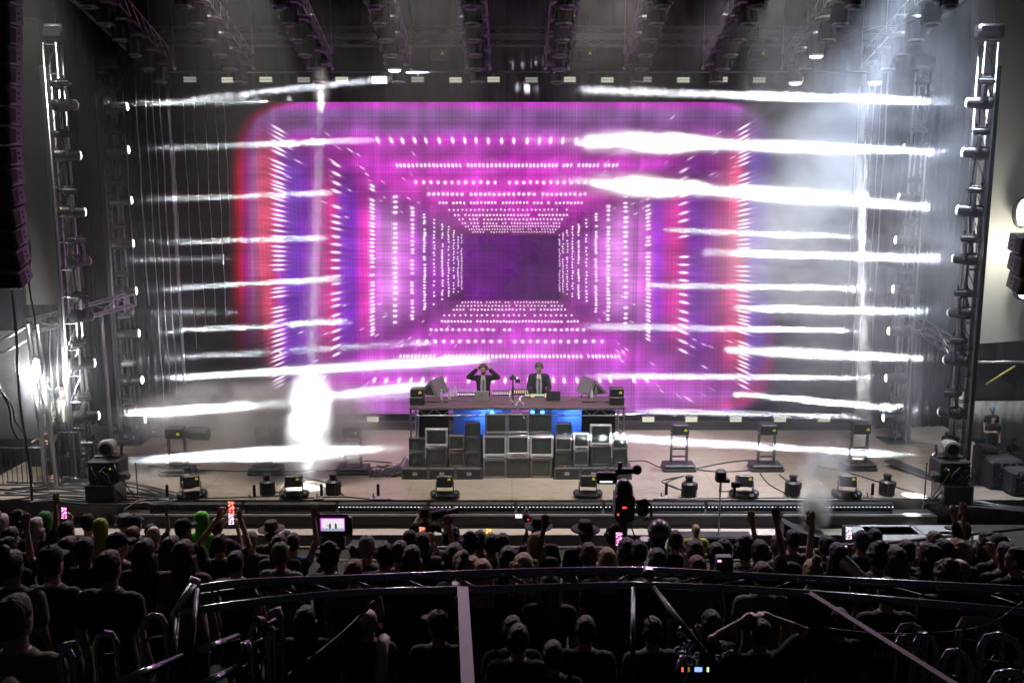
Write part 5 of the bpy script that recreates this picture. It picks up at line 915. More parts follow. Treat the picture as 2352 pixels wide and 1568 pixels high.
CR = [ # u, v, right arm, left arm, shirt, hair, hair colour, skin, label, options
 (2, 1182, 'down', 'down', 'c_mauve', 'bun', 'h_pale', 'skin3', 'person with pale tied hair at the picture edge beside the curly head', {}),
 (42, 1176, 'down', 'down', 'c_black', 'curly', D_, 'skin2', 'person with dark curly hair next to the pale haired head', {}),
 (80, 1190, 'up', 'down', 'c_black', 'long', 'h_pale', 'skin', 'person with long pale hair and one hand raised beside the dark green hood', {}),
 (104, 1176, 'phone', 'phone', 'c_green2', 'hood', 'c_green2', 'skin', 'person in a dark green hood filming with a phone', {'ph': 'pink'}),
 (152, 1198, 'down', 'down', 'c_black', 'short', D_, 'skin', 'person with short dark hair between the green hood and the black cap', {}),
 (200, 1184, 'down', 'down', 'c_black', 'cap', 'c_black', 'skin', 'person in a black cap beside the yellow green hood', {'turn': .6}),
 (231, 1192, 'down', 'down', 'c_yellow', 'hood', 'c_green3', 'skin', 'person in a small yellow green hood behind the black cap', {'h': .97}),
 (285, 1186, 'down', 'down', 'c_grey', 'bucket', 'c_grey', 'skin', 'person in a grey patterned bucket hat', {}),
 (309, 1186, 'down', 'down', 'c_navy', 'cap', 'c_navy', 'skin3', 'person in a navy cap beside the bucket hat', {}),
 (303, 1211, 'down', 'down', 'c_plaid', 'short', 'h_red', 'skin3', 'person with reddish brown hair beside the bald head', {}),
 (351, 1209, 'down', 'down', 'c_black', None, D_, 'skin3', 'bald person with a warm lit scalp in a black shirt', {}),
 (345, 1190, 'up', 'down', 'c_black', 'short', D_, 'skin', 'person raising one dark hand behind the bald head', {'Y': 12.2, 'v2': 1212}),
 (420, 1195, 'down', 'down', 'c_black', 'cap', 'c_black', 'skin', 'person in a dark flat cap beside the neon green hood', {'turn': -.5}),
 (154, 1235, 'down', 'upout', 'c_olive', 'long', B_, 'skin', 'long haired person in an olive top with an arm stretched up holding a phone', {}),
 (22, 1212, 'down', 'down', 'c_black', 'short', D_, 'skin3', 'person with short dark hair under the curly head', {}),
 (14, 1236, 'down', 'down', 'c_charcoal', 'short', D_, 'skin', 'person with dark hair at the picture edge below the short haired one', {}),
 (268, 1229, 'down', 'down', 'c_mauve', 'cap', 'c_black', 'skin', 'person in a black cap turned sideways and a pale short sleeved shirt', {'turn': -.9}),
 (247, 1268, 'down', 'down', 'c_black', 'short', D_, 'skin', 'large dark haired person in a black band shirt with pale stripes on the back', {'h': 1.04, 'print': 1}),
 (114, 1262, 'fold', 'fold', 'c_black', 'cap', 'c_black', 'skin3', 'broad person in a sleeveless top and cap with bare bent arms', {'sleeve': 0, 'h': 1.04}),
 (330, 1241, 'down', 'down', 'c_black', 'long', D_, 'skin', 'person with long straight dark hair and black top below the bald head', {}),
 (22, 1268, 'down', 'down', 'c_grey', 'bun', B_, 'skin', 'person with a scarf and tied hair at the picture edge', {}),
 (28, 1372, 'down', 'down', 'c_olive', 'short', B_, 'skin', 'person in an olive jacket with a backpack at the bottom corner', {'pack': 1}),
 (193, 1237, 'down', 'down', 'c_charcoal', 'short', D_, 'skin2', 'dark haired person half hidden behind the arm stretched up', {}),
 (391, 1234, 'down', 'down', 'c_black', 'long', B_, 'skin', 'brown haired person between the long dark hair and the neon hood', {}),
 (420, 1243, 'down', 'down', 'c_plaid', 'long', B_, 'skin', 'person with long brown hair just below the dark flat cap', {}),
 (464, 1176, 'down', 'down', 'c_greenglow', 'hood', 'c_greenglow', 'skin', 'person in a full neon green hooded suit, the brightest in the crowd', {'h': 1.03}),
 (497, 1190, 'phone', 'phone', 'c_charcoal', 'short', B_, 'skin', 'brown haired person filming beside the neon green suit', {'ph': 'white'}),
 (503, 1229, 'highphone', 'highphone', 'c_black', 'short', D_, 'skin', 'broad black shirted person holding a phone high with both arms', {'ph': 'red', 'h': 1.03}),
 (623, 1204, 'down', 'down', 'c_brown', 'hat', 'c_brown', 'skin', 'person in a brown brimmed hat near the raised bare arm', {}),
 (640, 1229, 'down', 'down', 'c_brown', 'long', B_, 'skin', 'person with long light brown hair below the brown hat', {}),
 (643, 1251, 'down', 'down', 'c_grey', 'cap', 'c_olive', 'skin', 'person in a khaki cap and grey T-shirt close to the railing', {'turn': .1}),
 (655, 1221, 'down', 'down', 'c_black', 'short', D_, 'skin', 'short dark haired person behind the khaki cap', {}),
 (672, 1226, 'up', 'down', 'c_blue', 'short', B_, 'skin3', 'person in a denim blue top with one bare arm raised high', {'sleeve': 0}),
 (575, 1222, 'down', 'down', 'c_charcoal', 'short', 'h_grey', 'skin', 'grey haired person between the high phone and the brown hat', {}),
 (540, 1268, 'down', 'down', 'c_charcoal', 'short', D_, 'skin', 'dark haired person in charcoal under the filming arms', {}),
 (755, 1251, 'phone', 'phone', 'c_black', 'curly', D_, 'skin2', 'camera operator with dark curly hair under the raised viewfinder', {'h': 1.03}),
 (842, 1236, 'down', 'down', 'c_charcoal', 'cap', 'c_grey', 'skin', 'person in a grey cap beside the raised viewfinder', {'turn': .2}),
 (812, 1288, 'down', 'down', 'c_brown', 'short', 'h_red', 'skin', 'reddish haired person close to the railing below the viewfinder', {}),
 (882, 1248, 'phone', 'down', 'c_black', 'short', D_, 'skin', 'dark haired person in black beside the grey cap', {}),
 (941, 1223, 'down', 'down', 'c_black', 'cap', 'c_black', 'skin', 'person in a black cap behind the phone with the red picture', {}),
 (969, 1224, 'phone', 'phone', 'c_brown', 'long', B_, 'skin', 'person with brown hair filming with a phone showing a red picture', {'ph': 'red'}),
 (917, 1244, 'down', 'down', 'c_charcoal', 'short', B_, 'skin', 'brown haired person beside the one filming the red picture', {}),
 (945, 1255, 'down', 'down', 'c_black', 'long', B_, 'skin', 'person with long straight hair at the railing under the red picture', {}),
 (1038, 1212, 'down', 'down', 'c_navy', 'curly', D_, 'skin', 'dark curly haired person turned sideways in front of the pit', {'turn': -.8}),
 (1043, 1251, 'down', 'down', 'c_brown', 'wavy', B_, 'skin', 'brown wavy haired person below the sideways curly head', {}),
 (1060, 1268, 'down', 'down', 'c_black', 'short', 'h_red', 'skin', 'person with auburn hair beside the wavy head near the railing', {}),
 (1066, 1279, 'down', 'down', 'c_black', 'bun', B_, 'skin', 'person with tied brown hair in the lowest row at the railing', {}),
 (1102, 1220, 'down', 'down', 'c_charcoal', 'short', D_, 'skin', 'tall dark haired person in a charcoal shirt next to the golden phone', {'h': 1.04}),
 (1078, 1226, 'down', 'down', 'c_black', 'curly', D_, 'skin2', 'curly haired person half hidden behind the tall dark head', {}),
 (1083, 1281, 'down', 'down', 'c_black', 'long', 'h_blonde', 'skin3', 'first of two blondes side by side at the railing, next to auburn hair', {}),
 (1107, 1288, 'down', 'down', 'c_black', 'long', 'h_blonde', 'skin3', 'second of two blondes side by side at the railing, lower one', {}),
 (1128, 1228, 'phone', 'upout', 'c_black', 'short', D_, 'skin', 'person filming with a golden phone and one arm up', {'ph': 'gold'}),
 (1154, 1227, 'upout', 'down', 'c_black', 'short', D_, 'skin2', 'dark haired person with one arm raised toward the small pit camera', {}),
 (1167, 1258, 'down', 'down', 'c_black', 'long', D_, 'skin', 'person with long black hair below the raised arm', {}),
 (1202, 1274, 'down', 'down', 'c_brown', 'wavy', 'h_blonde', 'skin3', 'blonde wavy haired person low at the railing by the blonde profile', {}),
 (1234, 1224, 'down', 'down', 'c_black', 'long', 'h_blonde', 'skin3', 'tall blonde with long loose hair in front of the wide black hat', {'turn': -.7}),
 (1237, 1197, 'down', 'down', 'c_black', 'hat', 'c_black', 'skin', 'broad person in a wide black hat in front of the pit tripod', {'h': 1.03}),
 (1344, 1204, 'down', 'down', 'c_black', 'hat', 'c_black', 'skin', 'person in a wide black hat beside the big film camera', {'turn': .4}),
 (1352, 1249, 'down', 'down', 'c_charcoal', 'short', B_, 'skin', 'brown haired person under the second wide hat', {}),
 (1409, 1210, 'down', 'down', 'c_black', 'curly', D_, 'skin', 'curly haired person below the pole of the big film camera', {}),
 (1395, 1262, 'down', 'down', 'c_black', 'long', 'h_blonde', 'skin', 'person with long golden rimmed hair at the railing by the camera pole', {}),
 (1440, 1238, 'phone', 'down', 'c_charcoal', 'long', B_, 'skin', 'brown haired person filming a pink picture beside the camera pole', {'ph': 'pink'}),
 (1468, 1243, 'down', 'down', 'c_black', 'short', D_, 'skin', 'dark haired person beside the hooded film camera', {}),
 (1552, 1220, 'phone', 'phone', 'c_black', 'short', D_, 'skin', 'camera operator in black behind the hooded film camera', {'h': 1.05}),
 (1596, 1242, 'down', 'down', 'c_brown', 'long', B_, 'skin', 'long haired person directly below the yellow shirted guard', {}),
 (1601, 1279, 'down', 'down', 'c_brown', 'short', 'h_red', 'skin3', 'red haired person low at the railing under the guard', {}),
 (1645, 1249, 'down', 'down', 'c_black', 'short', D_, 'skin', 'short dark haired person beside the guard near the box on the railing', {}),
 (1663, 1245, 'down', 'down', 'c_charcoal', 'cap', 'c_charcoal', 'skin', 'person in a charcoal cap beside the short haired one by the guard', {}),
 (1713, 1237, 'down', 'down', 'c_black', 'curly', D_, 'skin', 'curly dark haired person next to the raised finger', {'turn': -.5}),
 (1746, 1243, 'point', 'down', 'c_charcoal', 'short', D_, 'skin2', 'person raising one arm with a pointing finger beside the curly head', {}),
 (1752, 1294, 'down', 'down', 'c_olive', 'short', B_, 'skin', 'person in an olive shirt at the railing below the pointing finger', {}),
 (1789, 1231, 'down', 'down', 'c_black', 'short', B_, 'skin', 'brown haired person in black beside the raised open hand', {}),
 (1822, 1218, 'down', 'upout', 'c_grey', 'short', D_, 'skin', 'grey shirted person with an open hand raised beside the steam', {}),
 (1868, 1288, 'down', 'down', 'c_brown', 'bun', 'h_blonde', 'skin3', 'blonde with hair tied on top, at the railing under the bent raised arm', {}),
 (1925, 1250, 'down', 'up', 'c_black', 'long', D_, 'skin3', 'person with a bare arm raised and fingers spread beside the telephoto camera', {'sleeve': 0}),
 (1900, 1232, 'down', 'down', 'c_black', 'short', D_, 'skin', 'dark head behind the bent raised arm', {}),
 (1981, 1224, 'phone', 'down', 'c_black', 'cap', 'c_navy', 'skin', 'person in a navy cap filming behind the telephoto camera', {'ph': 'white'}),
 (2018, 1250, 'down', 'phone', 'c_black', 'curly', D_, 'skin2', 'photographer with a thick dark head of hair aiming a telephoto camera', {'h': 1.05}),
 (2060, 1258, 'down', 'down', 'c_brown', 'long', B_, 'skin', 'long brown haired person just beside the photographer', {}),
 (2083, 1242, 'down', 'down', 'c_charcoal', 'short', B_, 'skin3', 'short haired person between the photographer and the bare shoulder', {}),
 (2136, 1251, 'phone', 'down', 'c_black', 'long', D_, 'skin3', 'dark haired person with a bare shoulder looking sideways', {'sleeve': 0, 'turn': .8}),
 (2147, 1221, 'down', 'down', 'c_charcoal', 'short', 'h_grey', 'skin', 'grey haired person near the pit rail behind the bare shoulder', {}),
 (2168, 1240, 'point', 'down', 'c_black', 'short', D_, 'skin', 'person in a long sleeved black top pointing one finger up', {'sleeve': 1.8}),
 (2209, 1202, 'down', 'down', 'c_brown', 'cap', 'c_brown', 'skin', 'tall person in a brown cap looking sideways above the blonde curls', {'turn': .9, 'h': 1.05}),
 (2201, 1240, 'down', 'down', 'c_black', 'wavy', 'h_blonde', 'skin3', 'person with a big head of blonde curls', {}),
 (2268, 1220, 'down', 'up', 'c_black', 'long', D_, 'skin', 'long dark haired person raising a hand with two fingers high above the crowd', {'h': 1.04}),
 (2297, 1231, 'down', 'down', 'c_black', 'cap', 'c_charcoal', 'skin', 'person in a charcoal cap beside the long hair with the raised hand', {}),
 (2312, 1248, 'phone', 'down', 'c_charcoal', 'short', D_, 'skin', 'dark haired person next to the charcoal cap at the picture edge', {}),
 (2207, 1285, 'down', 'down', 'c_charcoal', None, D_, 'skin', 'bald person low at the railing below the blonde curls', {}),
 (2173, 1291, 'down', 'down', 'c_black', 'curly', B_, 'skin', 'brown curly haired person beside the low bald head', {}),
 (2338, 1259, 'down', 'down', 'c_black', 'short', D_, 'skin3', 'person with glasses and short hair at the picture edge', {'turn': .7, 'glasses': 1}),
 (2010, 1216, 'down', 'down', 'c_black', 'short', D_, 'skin', 'dark head between the photographer and the mats on the low platform', {}),
 (1510, 1262, 'down', 'down', 'c_black', 'short', D_, 'skin', 'dark haired person under the hooded film camera', {}),
 (846, 1401, 'down', 'down', 'c_charcoal', None, D_, 'skin', 'bald person below the railing with a pale towel over the shoulder', {'towel': 1}),
 (1006, 1409, 'down', 'down', 'c_black', 'cap', 'c_brown', 'skin', 'person in a brown cap below the railing looking aside', {'turn': .8}),
 (1190, 1437, 'down', 'down', 'c_black', 'short', D_, 'skin', 'cropped dark haired person in black beside the purple post', {}),
 (1177, 1418, 'down', 'down', 'c_charcoal', 'short', D_, 'skin2', 'dark person hidden behind the cropped head below the railing', {}),
 (1634, 1405, 'down', 'down', 'c_black', 'long', D_, 'skin', 'long dark haired person below the railing beside the tripod joint', {}),
 (1748, 1424, 'head', 'head', 'c_black', 'short', B_, 'skin', 'person below the railing with both hands on the head and elbows out', {}),
 (2040, 1330, 'down', 'down', 'c_black', 'short', D_, 'skin', 'large person below the railing with pale lettering marks on the black shirt', {'h': 1.05, 'print': 2}),
 (700, 1395, 'down', 'down', 'c_black', 'long', D_, 'skin2', 'long dark haired person in the gloom below the railing', {}),
 (1262, 1318, 'down', 'down', 'c_black', 'long', B_, 'skin', 'long haired person half hidden behind the railing truss not far from the purple post', {}),
 (1345, 1418, 'down', 'down', 'c_black', 'short', D_, 'skin', 'dark person in the gloom beside the thin glinting pole', {}),
 (1270, 1475, 'down', 'down', 'c_charcoal', 'short', D_, 'skin', 'dark person in the gloom just beside the cropped dark head', {}),
 (1930, 1400, 'down', 'down', 'c_black', 'short', D_, 'skin', 'dark person in the gloom under the pale strap', {}),
 (1500, 1420, 'down', 'down', 'c_charcoal', 'short', D_, 'skin', 'dark person in the gloom beside the tripod joint', {}),
]
rp = random.Random(5)
for (u, v, r, l, top, hair, hc, sk, lab, op) in CR:
    vv = op.get('v2', v)
    t = person(u, vv, r, l, top, hair, hc, sk, lab, sleeve=op.get('sleeve', .62), turn=op.get('turn', 0.0), face=rp.uniform(-.12, .12) - (u - 1176) / 2600 * -.3, h=op.get('h', rp.uniform(.97, 1.02)), Y=op.get('Y'), legs=rp.choice(('c_charcoal', 'c_navy', 'c_black')))
    if 'ph' in op: phone(t, 'phone with %s picture held by the %s' % ({'red': 'a red', 'pink': 'a pink', 'gold': 'a golden', 'white': 'a whitish'}[op['ph']], ' '.join(lab.split()[:7])), op['ph'], high=r == 'highphone')
    if 'print' in op:
        mb = MB(); q = random.Random(op['print'])
        for k in range(9): x = -.13 + k * .033; mb.box((x, -.137, 1.16 + q.uniform(-.01, .01)), (.012, .004, .11 if op['print'] == 1 else q.uniform(.03, .07)))
        if op['print'] == 2:
            for k in range(7): mb.box((-.09 + k * .03, -.137, 1.26), (.018, .004, q.uniform(.02, .045)))
        mb.build('shirt_print', 'c_grey' if op['print'] == 1 else 'c_cream', t)
    if 'towel' in op:
        mb = MB(); mb.path([(.12, .06, 1.36), (.13, .02, 1.47), (.13, -.08, 1.46), (.13, -.13, 1.3), (.13, -.15, .95)], [.05, .055, .055, .06, .07], 10); o = mb.build('towel', 'c_cream', None, True); o.scale = t.scale; o.location = t.location; tag(o, 'pale towel hanging over the shoulder of the bald person below the railing', 'towel')
    if 'pack' in op:
        mb = MB(); mb.box((0, -.22, 1.22), (.34, .2, .46), bev=.07); o = mb.build('backpack', 'c_olive', None, 40); o.scale = t.scale; o.location = t.location; o.rotation_euler = t.rotation_euler; tag(o, 'olive backpack on the back of the person at the bottom corner', 'backpack')
    if 'glasses' in op:
        mb = MB(); 
        for s in (-1, 1): mb.path([(s * .035 + .022 * math.cos(a), .1, 1.645 + .018 * math.sin(a)) for a in [k * math.pi / 4 for k in range(9)]], .003, 5); mb.path([(s * .057, .1, 1.65), (s * .08, 0, 1.65)], .003, 5)
        mb.v = [tuple(Matrix.Translation((0, 0, 1.55)) @ Matrix.Rotation(.7, 4, 'Z') @ Matrix.Translation((0, 0, -1.55)) @ Vector(q)) for q in mb.v]; mb.build('glasses', 'steel', t)
# pit crew, guard, wing crew, players
t = person(975, 1164, 'phone', 'phone', 'c_black', 'short', D_, 'skin', 'camera operator with headphones standing in the pit', Y=16.8, feet=-.82, group='crew', turn=-.6)
def hand_camera(p, lab, s=1.0, rot=0.0, hood=False):
    c = thing('video_camera', lab, 'camera', p, (0, 0, rot)); mb = MB(); mb.box((0, 0, 0), (.14 * s, .34 * s, .17 * s), bev=.02); mb.box((0, -.02, .12 * s), (.05 * s, .2 * s, .03 * s), bev=.008); mb.build('body', 'plastic', c)
    mb = MB(); ax, ay = Vector((1, 0, 0)), Vector((0, 0, 1)); mb.rings([((0, .17 * s, 0), .055 * s, .055 * s, ax, ay), ((0, .36 * s, 0), .06 * s, .06 * s, ax, ay), ((0, .42 * s, 0), .09 * s, .08 * s, ax, ay)], 14); mb.build('lens', 'plastic', c, 40); mb = MB(); mb.box((-.13 * s, -.05 * s, .07 * s), (.1 * s, .14 * s, .08 * s), bev=.01); mb.build('viewfinder', 'plastic', c); return c
hand_camera(world_of(t, (.22, .28, 1.52)), 'video camera on the shoulder of the operator in the pit', 1.0, -.9)
g = person(1599, 1204, 'down', 'fold', 'c_yellow', None, D_, 'skin3', 'bald guard in a yellow shirt facing the crowd from the pit', Y=16.4, feet=-.82, group='crew', face=math.pi)
p = at(1209, 1262, Y=16.9); t = thing('tripod_camera', 'small video camera on a tripod in the pit with a white flip screen', 'camera', (p.x, 16.9, -.82)); ch = at(1209, 1185, Y=16.9).z + .82
mb = MB(); mb.tube((0, 0, .5), (0, 0, ch - .1), .025); mb.build('column', 'plastic', t, True)
for a in (.5, 2.6, 4.7): mb = MB(); mb.tube((0, 0, ch - .3), (.42 * math.cos(a), .42 * math.sin(a), 0), .022, .016); mb.build('leg', 'plastic', t)
mb = MB(); mb.box((0, 0, ch), (.12, .28, .15), bev=.02); mb.box((0, .02, ch + .13), (.05, .16, .04)); mb.tube((0, .1, ch + .02), (0, .28, ch + .02), .045); mb.build('camera_body', 'plastic', t)
M['flip'] = mat('flip_screen', (.1, .1, .1), .3, emit=(.85, .95, .85), estr=1.4); mb = MB(); mb.box((-.15, -.05, ch + .02), (.13, .015, .07)); mb.build('flip_screen', 'flip', t); mb = MB(); mb.box((.03, -.15, ch - .01), (.02, .01, .02)); mb.build('record_light', 'led_red', t)
# raised viewfinder monitor of the operator at the railing
p = at(764, 1207, Y=10.2); t = thing('monitor', 'large camera monitor held above the crowd showing the two players on stage', 'monitor', p); mb = MB(); W = .36
mb.box((0, .03, .0), (.36, .07, .27), bev=.02); mb.box((0, .05, -.22), (.27, .12, .17), bev=.02); mb.box((-.2, .03, -.02), (.05, .06, .24), bev=.01); mb.box((.2, .03, -.02), (.05, .06, .24), bev=.01); mb.build('housing', 'plastic', t)
M['mon'] = mat('monitor_picture', (.1, .1, .1), .3, emit=(.93, .82, .93), estr=.95); M['monb'] = mat('monitor_dark_picture', (.02, .03, .03), .5, emit=(.03, .07, .06), estr=.6); M['mong'] = mat('monitor_floor_picture', (.3, .3, .3), .5, emit=(.5, .6, .75), estr=.7); M['monp'] = mat('monitor_edge_picture', (.3, .3, .3), .5, emit=(.55, .05, .6), estr=.9)
mb = MB(); mb.box((0, -.008, .02), (.285, .006, .155)); mb.build('bezel', 'monp', t); mb = MB(); mb.box((.004, -.0125, .016), (.262, .003, .146)); dsp = mb.build('display', 'mon', t)
mb = MB()
for x in (-.028, .04): mb.box((x, -.0155, -.005), (.024, .002, .05)); mb.ball((x, -.016, .028), (.009, .001, .011), 8, 5)
mb.box((-.055, -.0155, .01), (.02, .002, .008)); mb.build('picture_figures', 'monb', dsp); mb = MB(); mb.box((.004, -.0148, -.042), (.262, .001, .03)); [mb.box((-.11 + k * .045, -.016, -.026), (.022, .001, .014)) for k in range(6)]; mb.build('picture_stage', 'mong', dsp)
M['gled'] = mat('green_led', (.1, .6, .1), .4, emit=(.3, 1, .2), estr=3); mb = MB(); mb.box((.0, -.013, -.2), (.01, .004, .01)); mb.build('power_light', 'gled', t)
mb = MB(); mb.tube((0, .06, -.28), (0, .08, -1.0), .03); mb.build('pole', 'plastic', t)
# big film camera on its pedestal
p = at(1432, 1185, Y=11.2); t = thing('film_camera', 'big black film camera on a pedestal above the crowd with red tally lights', 'camera', (p.x, 11.2, ground(11.2))); zc = at(1432, 1160, Y=11.2).z - ground(11.2)
mb = MB(); mb.box((0, 0, zc), (.25, .34, .34), bev=.03); mb.rings([((0, .0, zc + .15), .12, .14), ((0, .0, zc + .26), .11, .13), ((0, 0, zc + .34), .05, .06)], 14); mb.build('body', 'plastic', t, 35)
mb = MB(); mb.box((-.23, -.05, zc + .38), (.26, .1, .15), bev=.02); mb.tube((-.12, -.03, zc + .42), (.1, -.02, zc + .44), .02); mb.build('viewfinder', 'plastic', t); mb = MB(); mb.box((-.24, -.104, zc + .345), (.16, .004, .02)); mb.build('status_strip', 'gled', t).data.materials[0] = M['flip']
mb = MB(); mb.box((.02, 0, zc + .46), (.3, .12, .06), bev=.02); mb.ball((.16, 0, zc + .47), .065); mb.box((-.06, 0, zc + .52), (.05, .05, .1)); mb.build('top_handle', 'plastic', t)
mb = MB(); mb.path([(.12, -.05, zc + .05), (.26, -.08, zc + .1), (.34, -.08, zc + .02), (.34, -.08, zc - .14), (.26, -.05, zc - .16)], .02); mb.box((.23, -.05, zc - .02), (.13, .12, .2), bev=.03); mb.build('hand_grip', 'plastic', t)
mb = MB(); mb.box((-.01, -.174, zc + .03), (.05, .006, .02)); mb.box((-.09, -.174, zc - .06), (.022, .006, .022)); mb.build('tally_light', 'led_red', t)
mb = MB(); mb.tube((0, 0, .9), (0, 0, zc - .15), .05, .06); mb.rings([((0, 0, zc - .35), .05, .05), ((0, 0, zc - .25), .08, .08), ((0, 0, zc - .17), .09, .09)], 12); mb.build('column', 'steel', t, 35); mb = MB(); mb.tube((-.05, -.05, zc - .22), (-.16, -.3, zc - .6), .018); mb.build('pan_bar', 'plastic', t)
for a in (.5, 2.6, 4.7): mb = MB(); mb.tube((0, 0, .95), (.5 * math.cos(a), .5 * math.sin(a), 0), .035, .025); mb.build('leg', 'steel', t)
mb = MB(); mb.path([(.06, -.1, zc - .15), (.14, -.12, zc - .4), (.1, -.1, zc - .75), (.02, -.05, zc - .9)], .009, 5); mb.build('cable', 'plastic', t)
# hooded film camera and telephoto
p = at(1515, 1262, Y=9.8); t = hand_camera(p + Vector((0, 0, .0)), 'hooded film camera on a tripod in front of the operator in black', 1.25, -.25); mb = MB(); mb.ball((-.01, .0, .22), (.13, .17, .13), 14, 9); mb.build('rain_hood', 'plastic', t, True)
mb = MB(); mb.tube((0, 0, -.1), (0, 0, -.5), .04)
mb.build('column', 'steel', t)
for a in (.5, 2.6, 4.7): mb = MB(); mb.tube((0, 0, -.45), (.5 * math.cos(a), .5 * math.sin(a), -(p.z - ground(9.8)) ), .03); mb.build('leg', 'steel', t)
mb = MB(); mb.box((-.02, -.2, .07), (.12, .01, .04)); mb.build('status_strip', 'scr_pink', t)
p = at(1995, 1352, Y=8.6); M['tele'] = mat('telephoto_barrel', (.33, .3, .33), .3, noise=.1)
p = at(1978, 1312, Y=8.7); t = thing('photo_camera', 'photo camera with a fat pale telephoto lens and a lit rear display', 'camera', p); mb = MB(); mb.box((.1, -.1, -.1), (.15, .08, .12), bev=.02); mb.box((.1, -.1, -.03), (.07, .07, .05), bev=.015); mb.build('body', 'plastic', t); q0, q1 = Vector((.05, -.06, -.08)), Vector((-.14, .14, .06)); mb = MB(); mb.tube(q0, q0.lerp(q1, .45), .045, .05, 16); mb.tube(q0.lerp(q1, .45), q0.lerp(q1, .55), .058, .058, 16); mb.tube(q0.lerp(q1, .55), q1, .062, .075, 16); mb.build('telephoto_lens', 'tele', t, 35)
t = thing('phone', 'small camera with a bright pink and white display beside the telephoto lens', 'camera', at(1932, 1258, Y=9.4)); mb = MB(); mb.box((0, 0, 0), (.19, .03, .1), bev=.01); mb.build('casing', 'tv_black', t); mb = MB(); mb.box((.005, -.018, -.002), (.13, .003, .075)); mb.build('display', 'scr_white', t)
# crew in the wings
W = [(103, 864, 'down', 'down', 'c_black', None, D_, 'skin3', 'bald man standing behind the glaring gate truss', dict(Y=23.2, face=2.6, turn=0)),
 (137, 889, 'side', 'side', 'c_cream', 'cap', 'c_brown', 'skin3', 'man in a cap and white T-shirt leaning with both arms toward the lighting tower', dict(Y=22.4, face=-1.2)),
 (117, 944, 'front', 'down', 'c_black', 'short', 'h_grey', 'skin3', 'crew member in a black shirt and jeans stooping beside the white T-shirt', dict(Y=21.9, face=2.2, feet=-.35)),
 (2283, 955, 'fold', 'down', 'c_black', 'short', D_, 'skin3', 'man in black with folded arm beside the awning post', dict(Y=23.2, face=2.9)),
 (2280, 936, 'down', 'down', 'c_black', 'cap', 'c_blue', 'skin3', 'man in a bright blue cap behind the man with the folded arm', dict(Y=24.2, face=2.9)),
 (2330, 1008, 'fold', 'fold', 'c_black', 'hood', 'c_black', 'skin3', 'bearded man in black between the equipment trunks', dict(Y=21.9, face=2.9)),
 (2070, 858, 'down', 'down', 'c_black', 'short', D_, 'skin3', 'dim figure standing in the fog behind the rear tower', dict(Y=26.2, face=3.1))]
for (u, v, r, l, top, hair, hc, sk, lab, op) in W:
    Y = op['Y']; z = at(u, v, Y=Y).z
    fz = op.get('feet', max(0, z - 1.80) if u != 2330 else -.2)
    t = person(u, v, r, l, top, hair, hc, sk, lab, Y=Y, feet=0 if abs(z - 1.75) < .35 else max(0, z - 1.78) , face=op['face'], group='crew in the wings', turn=op.get('turn', 0.0))
    if max(0, z - 1.78) > 0 and abs(z - 1.75) >= .35:
        hgt = z - 1.78; mb = MB(); mb.box((0, 0, hgt / 2 - .001), (.8, .7, hgt - .004), bev=.02); o = mb.build('platform_box', 'case', None, False, (t.location.x, Y, 0)); tag(o, 'black box the %s stands on' % ' '.join(lab.split()[:7]), 'box')
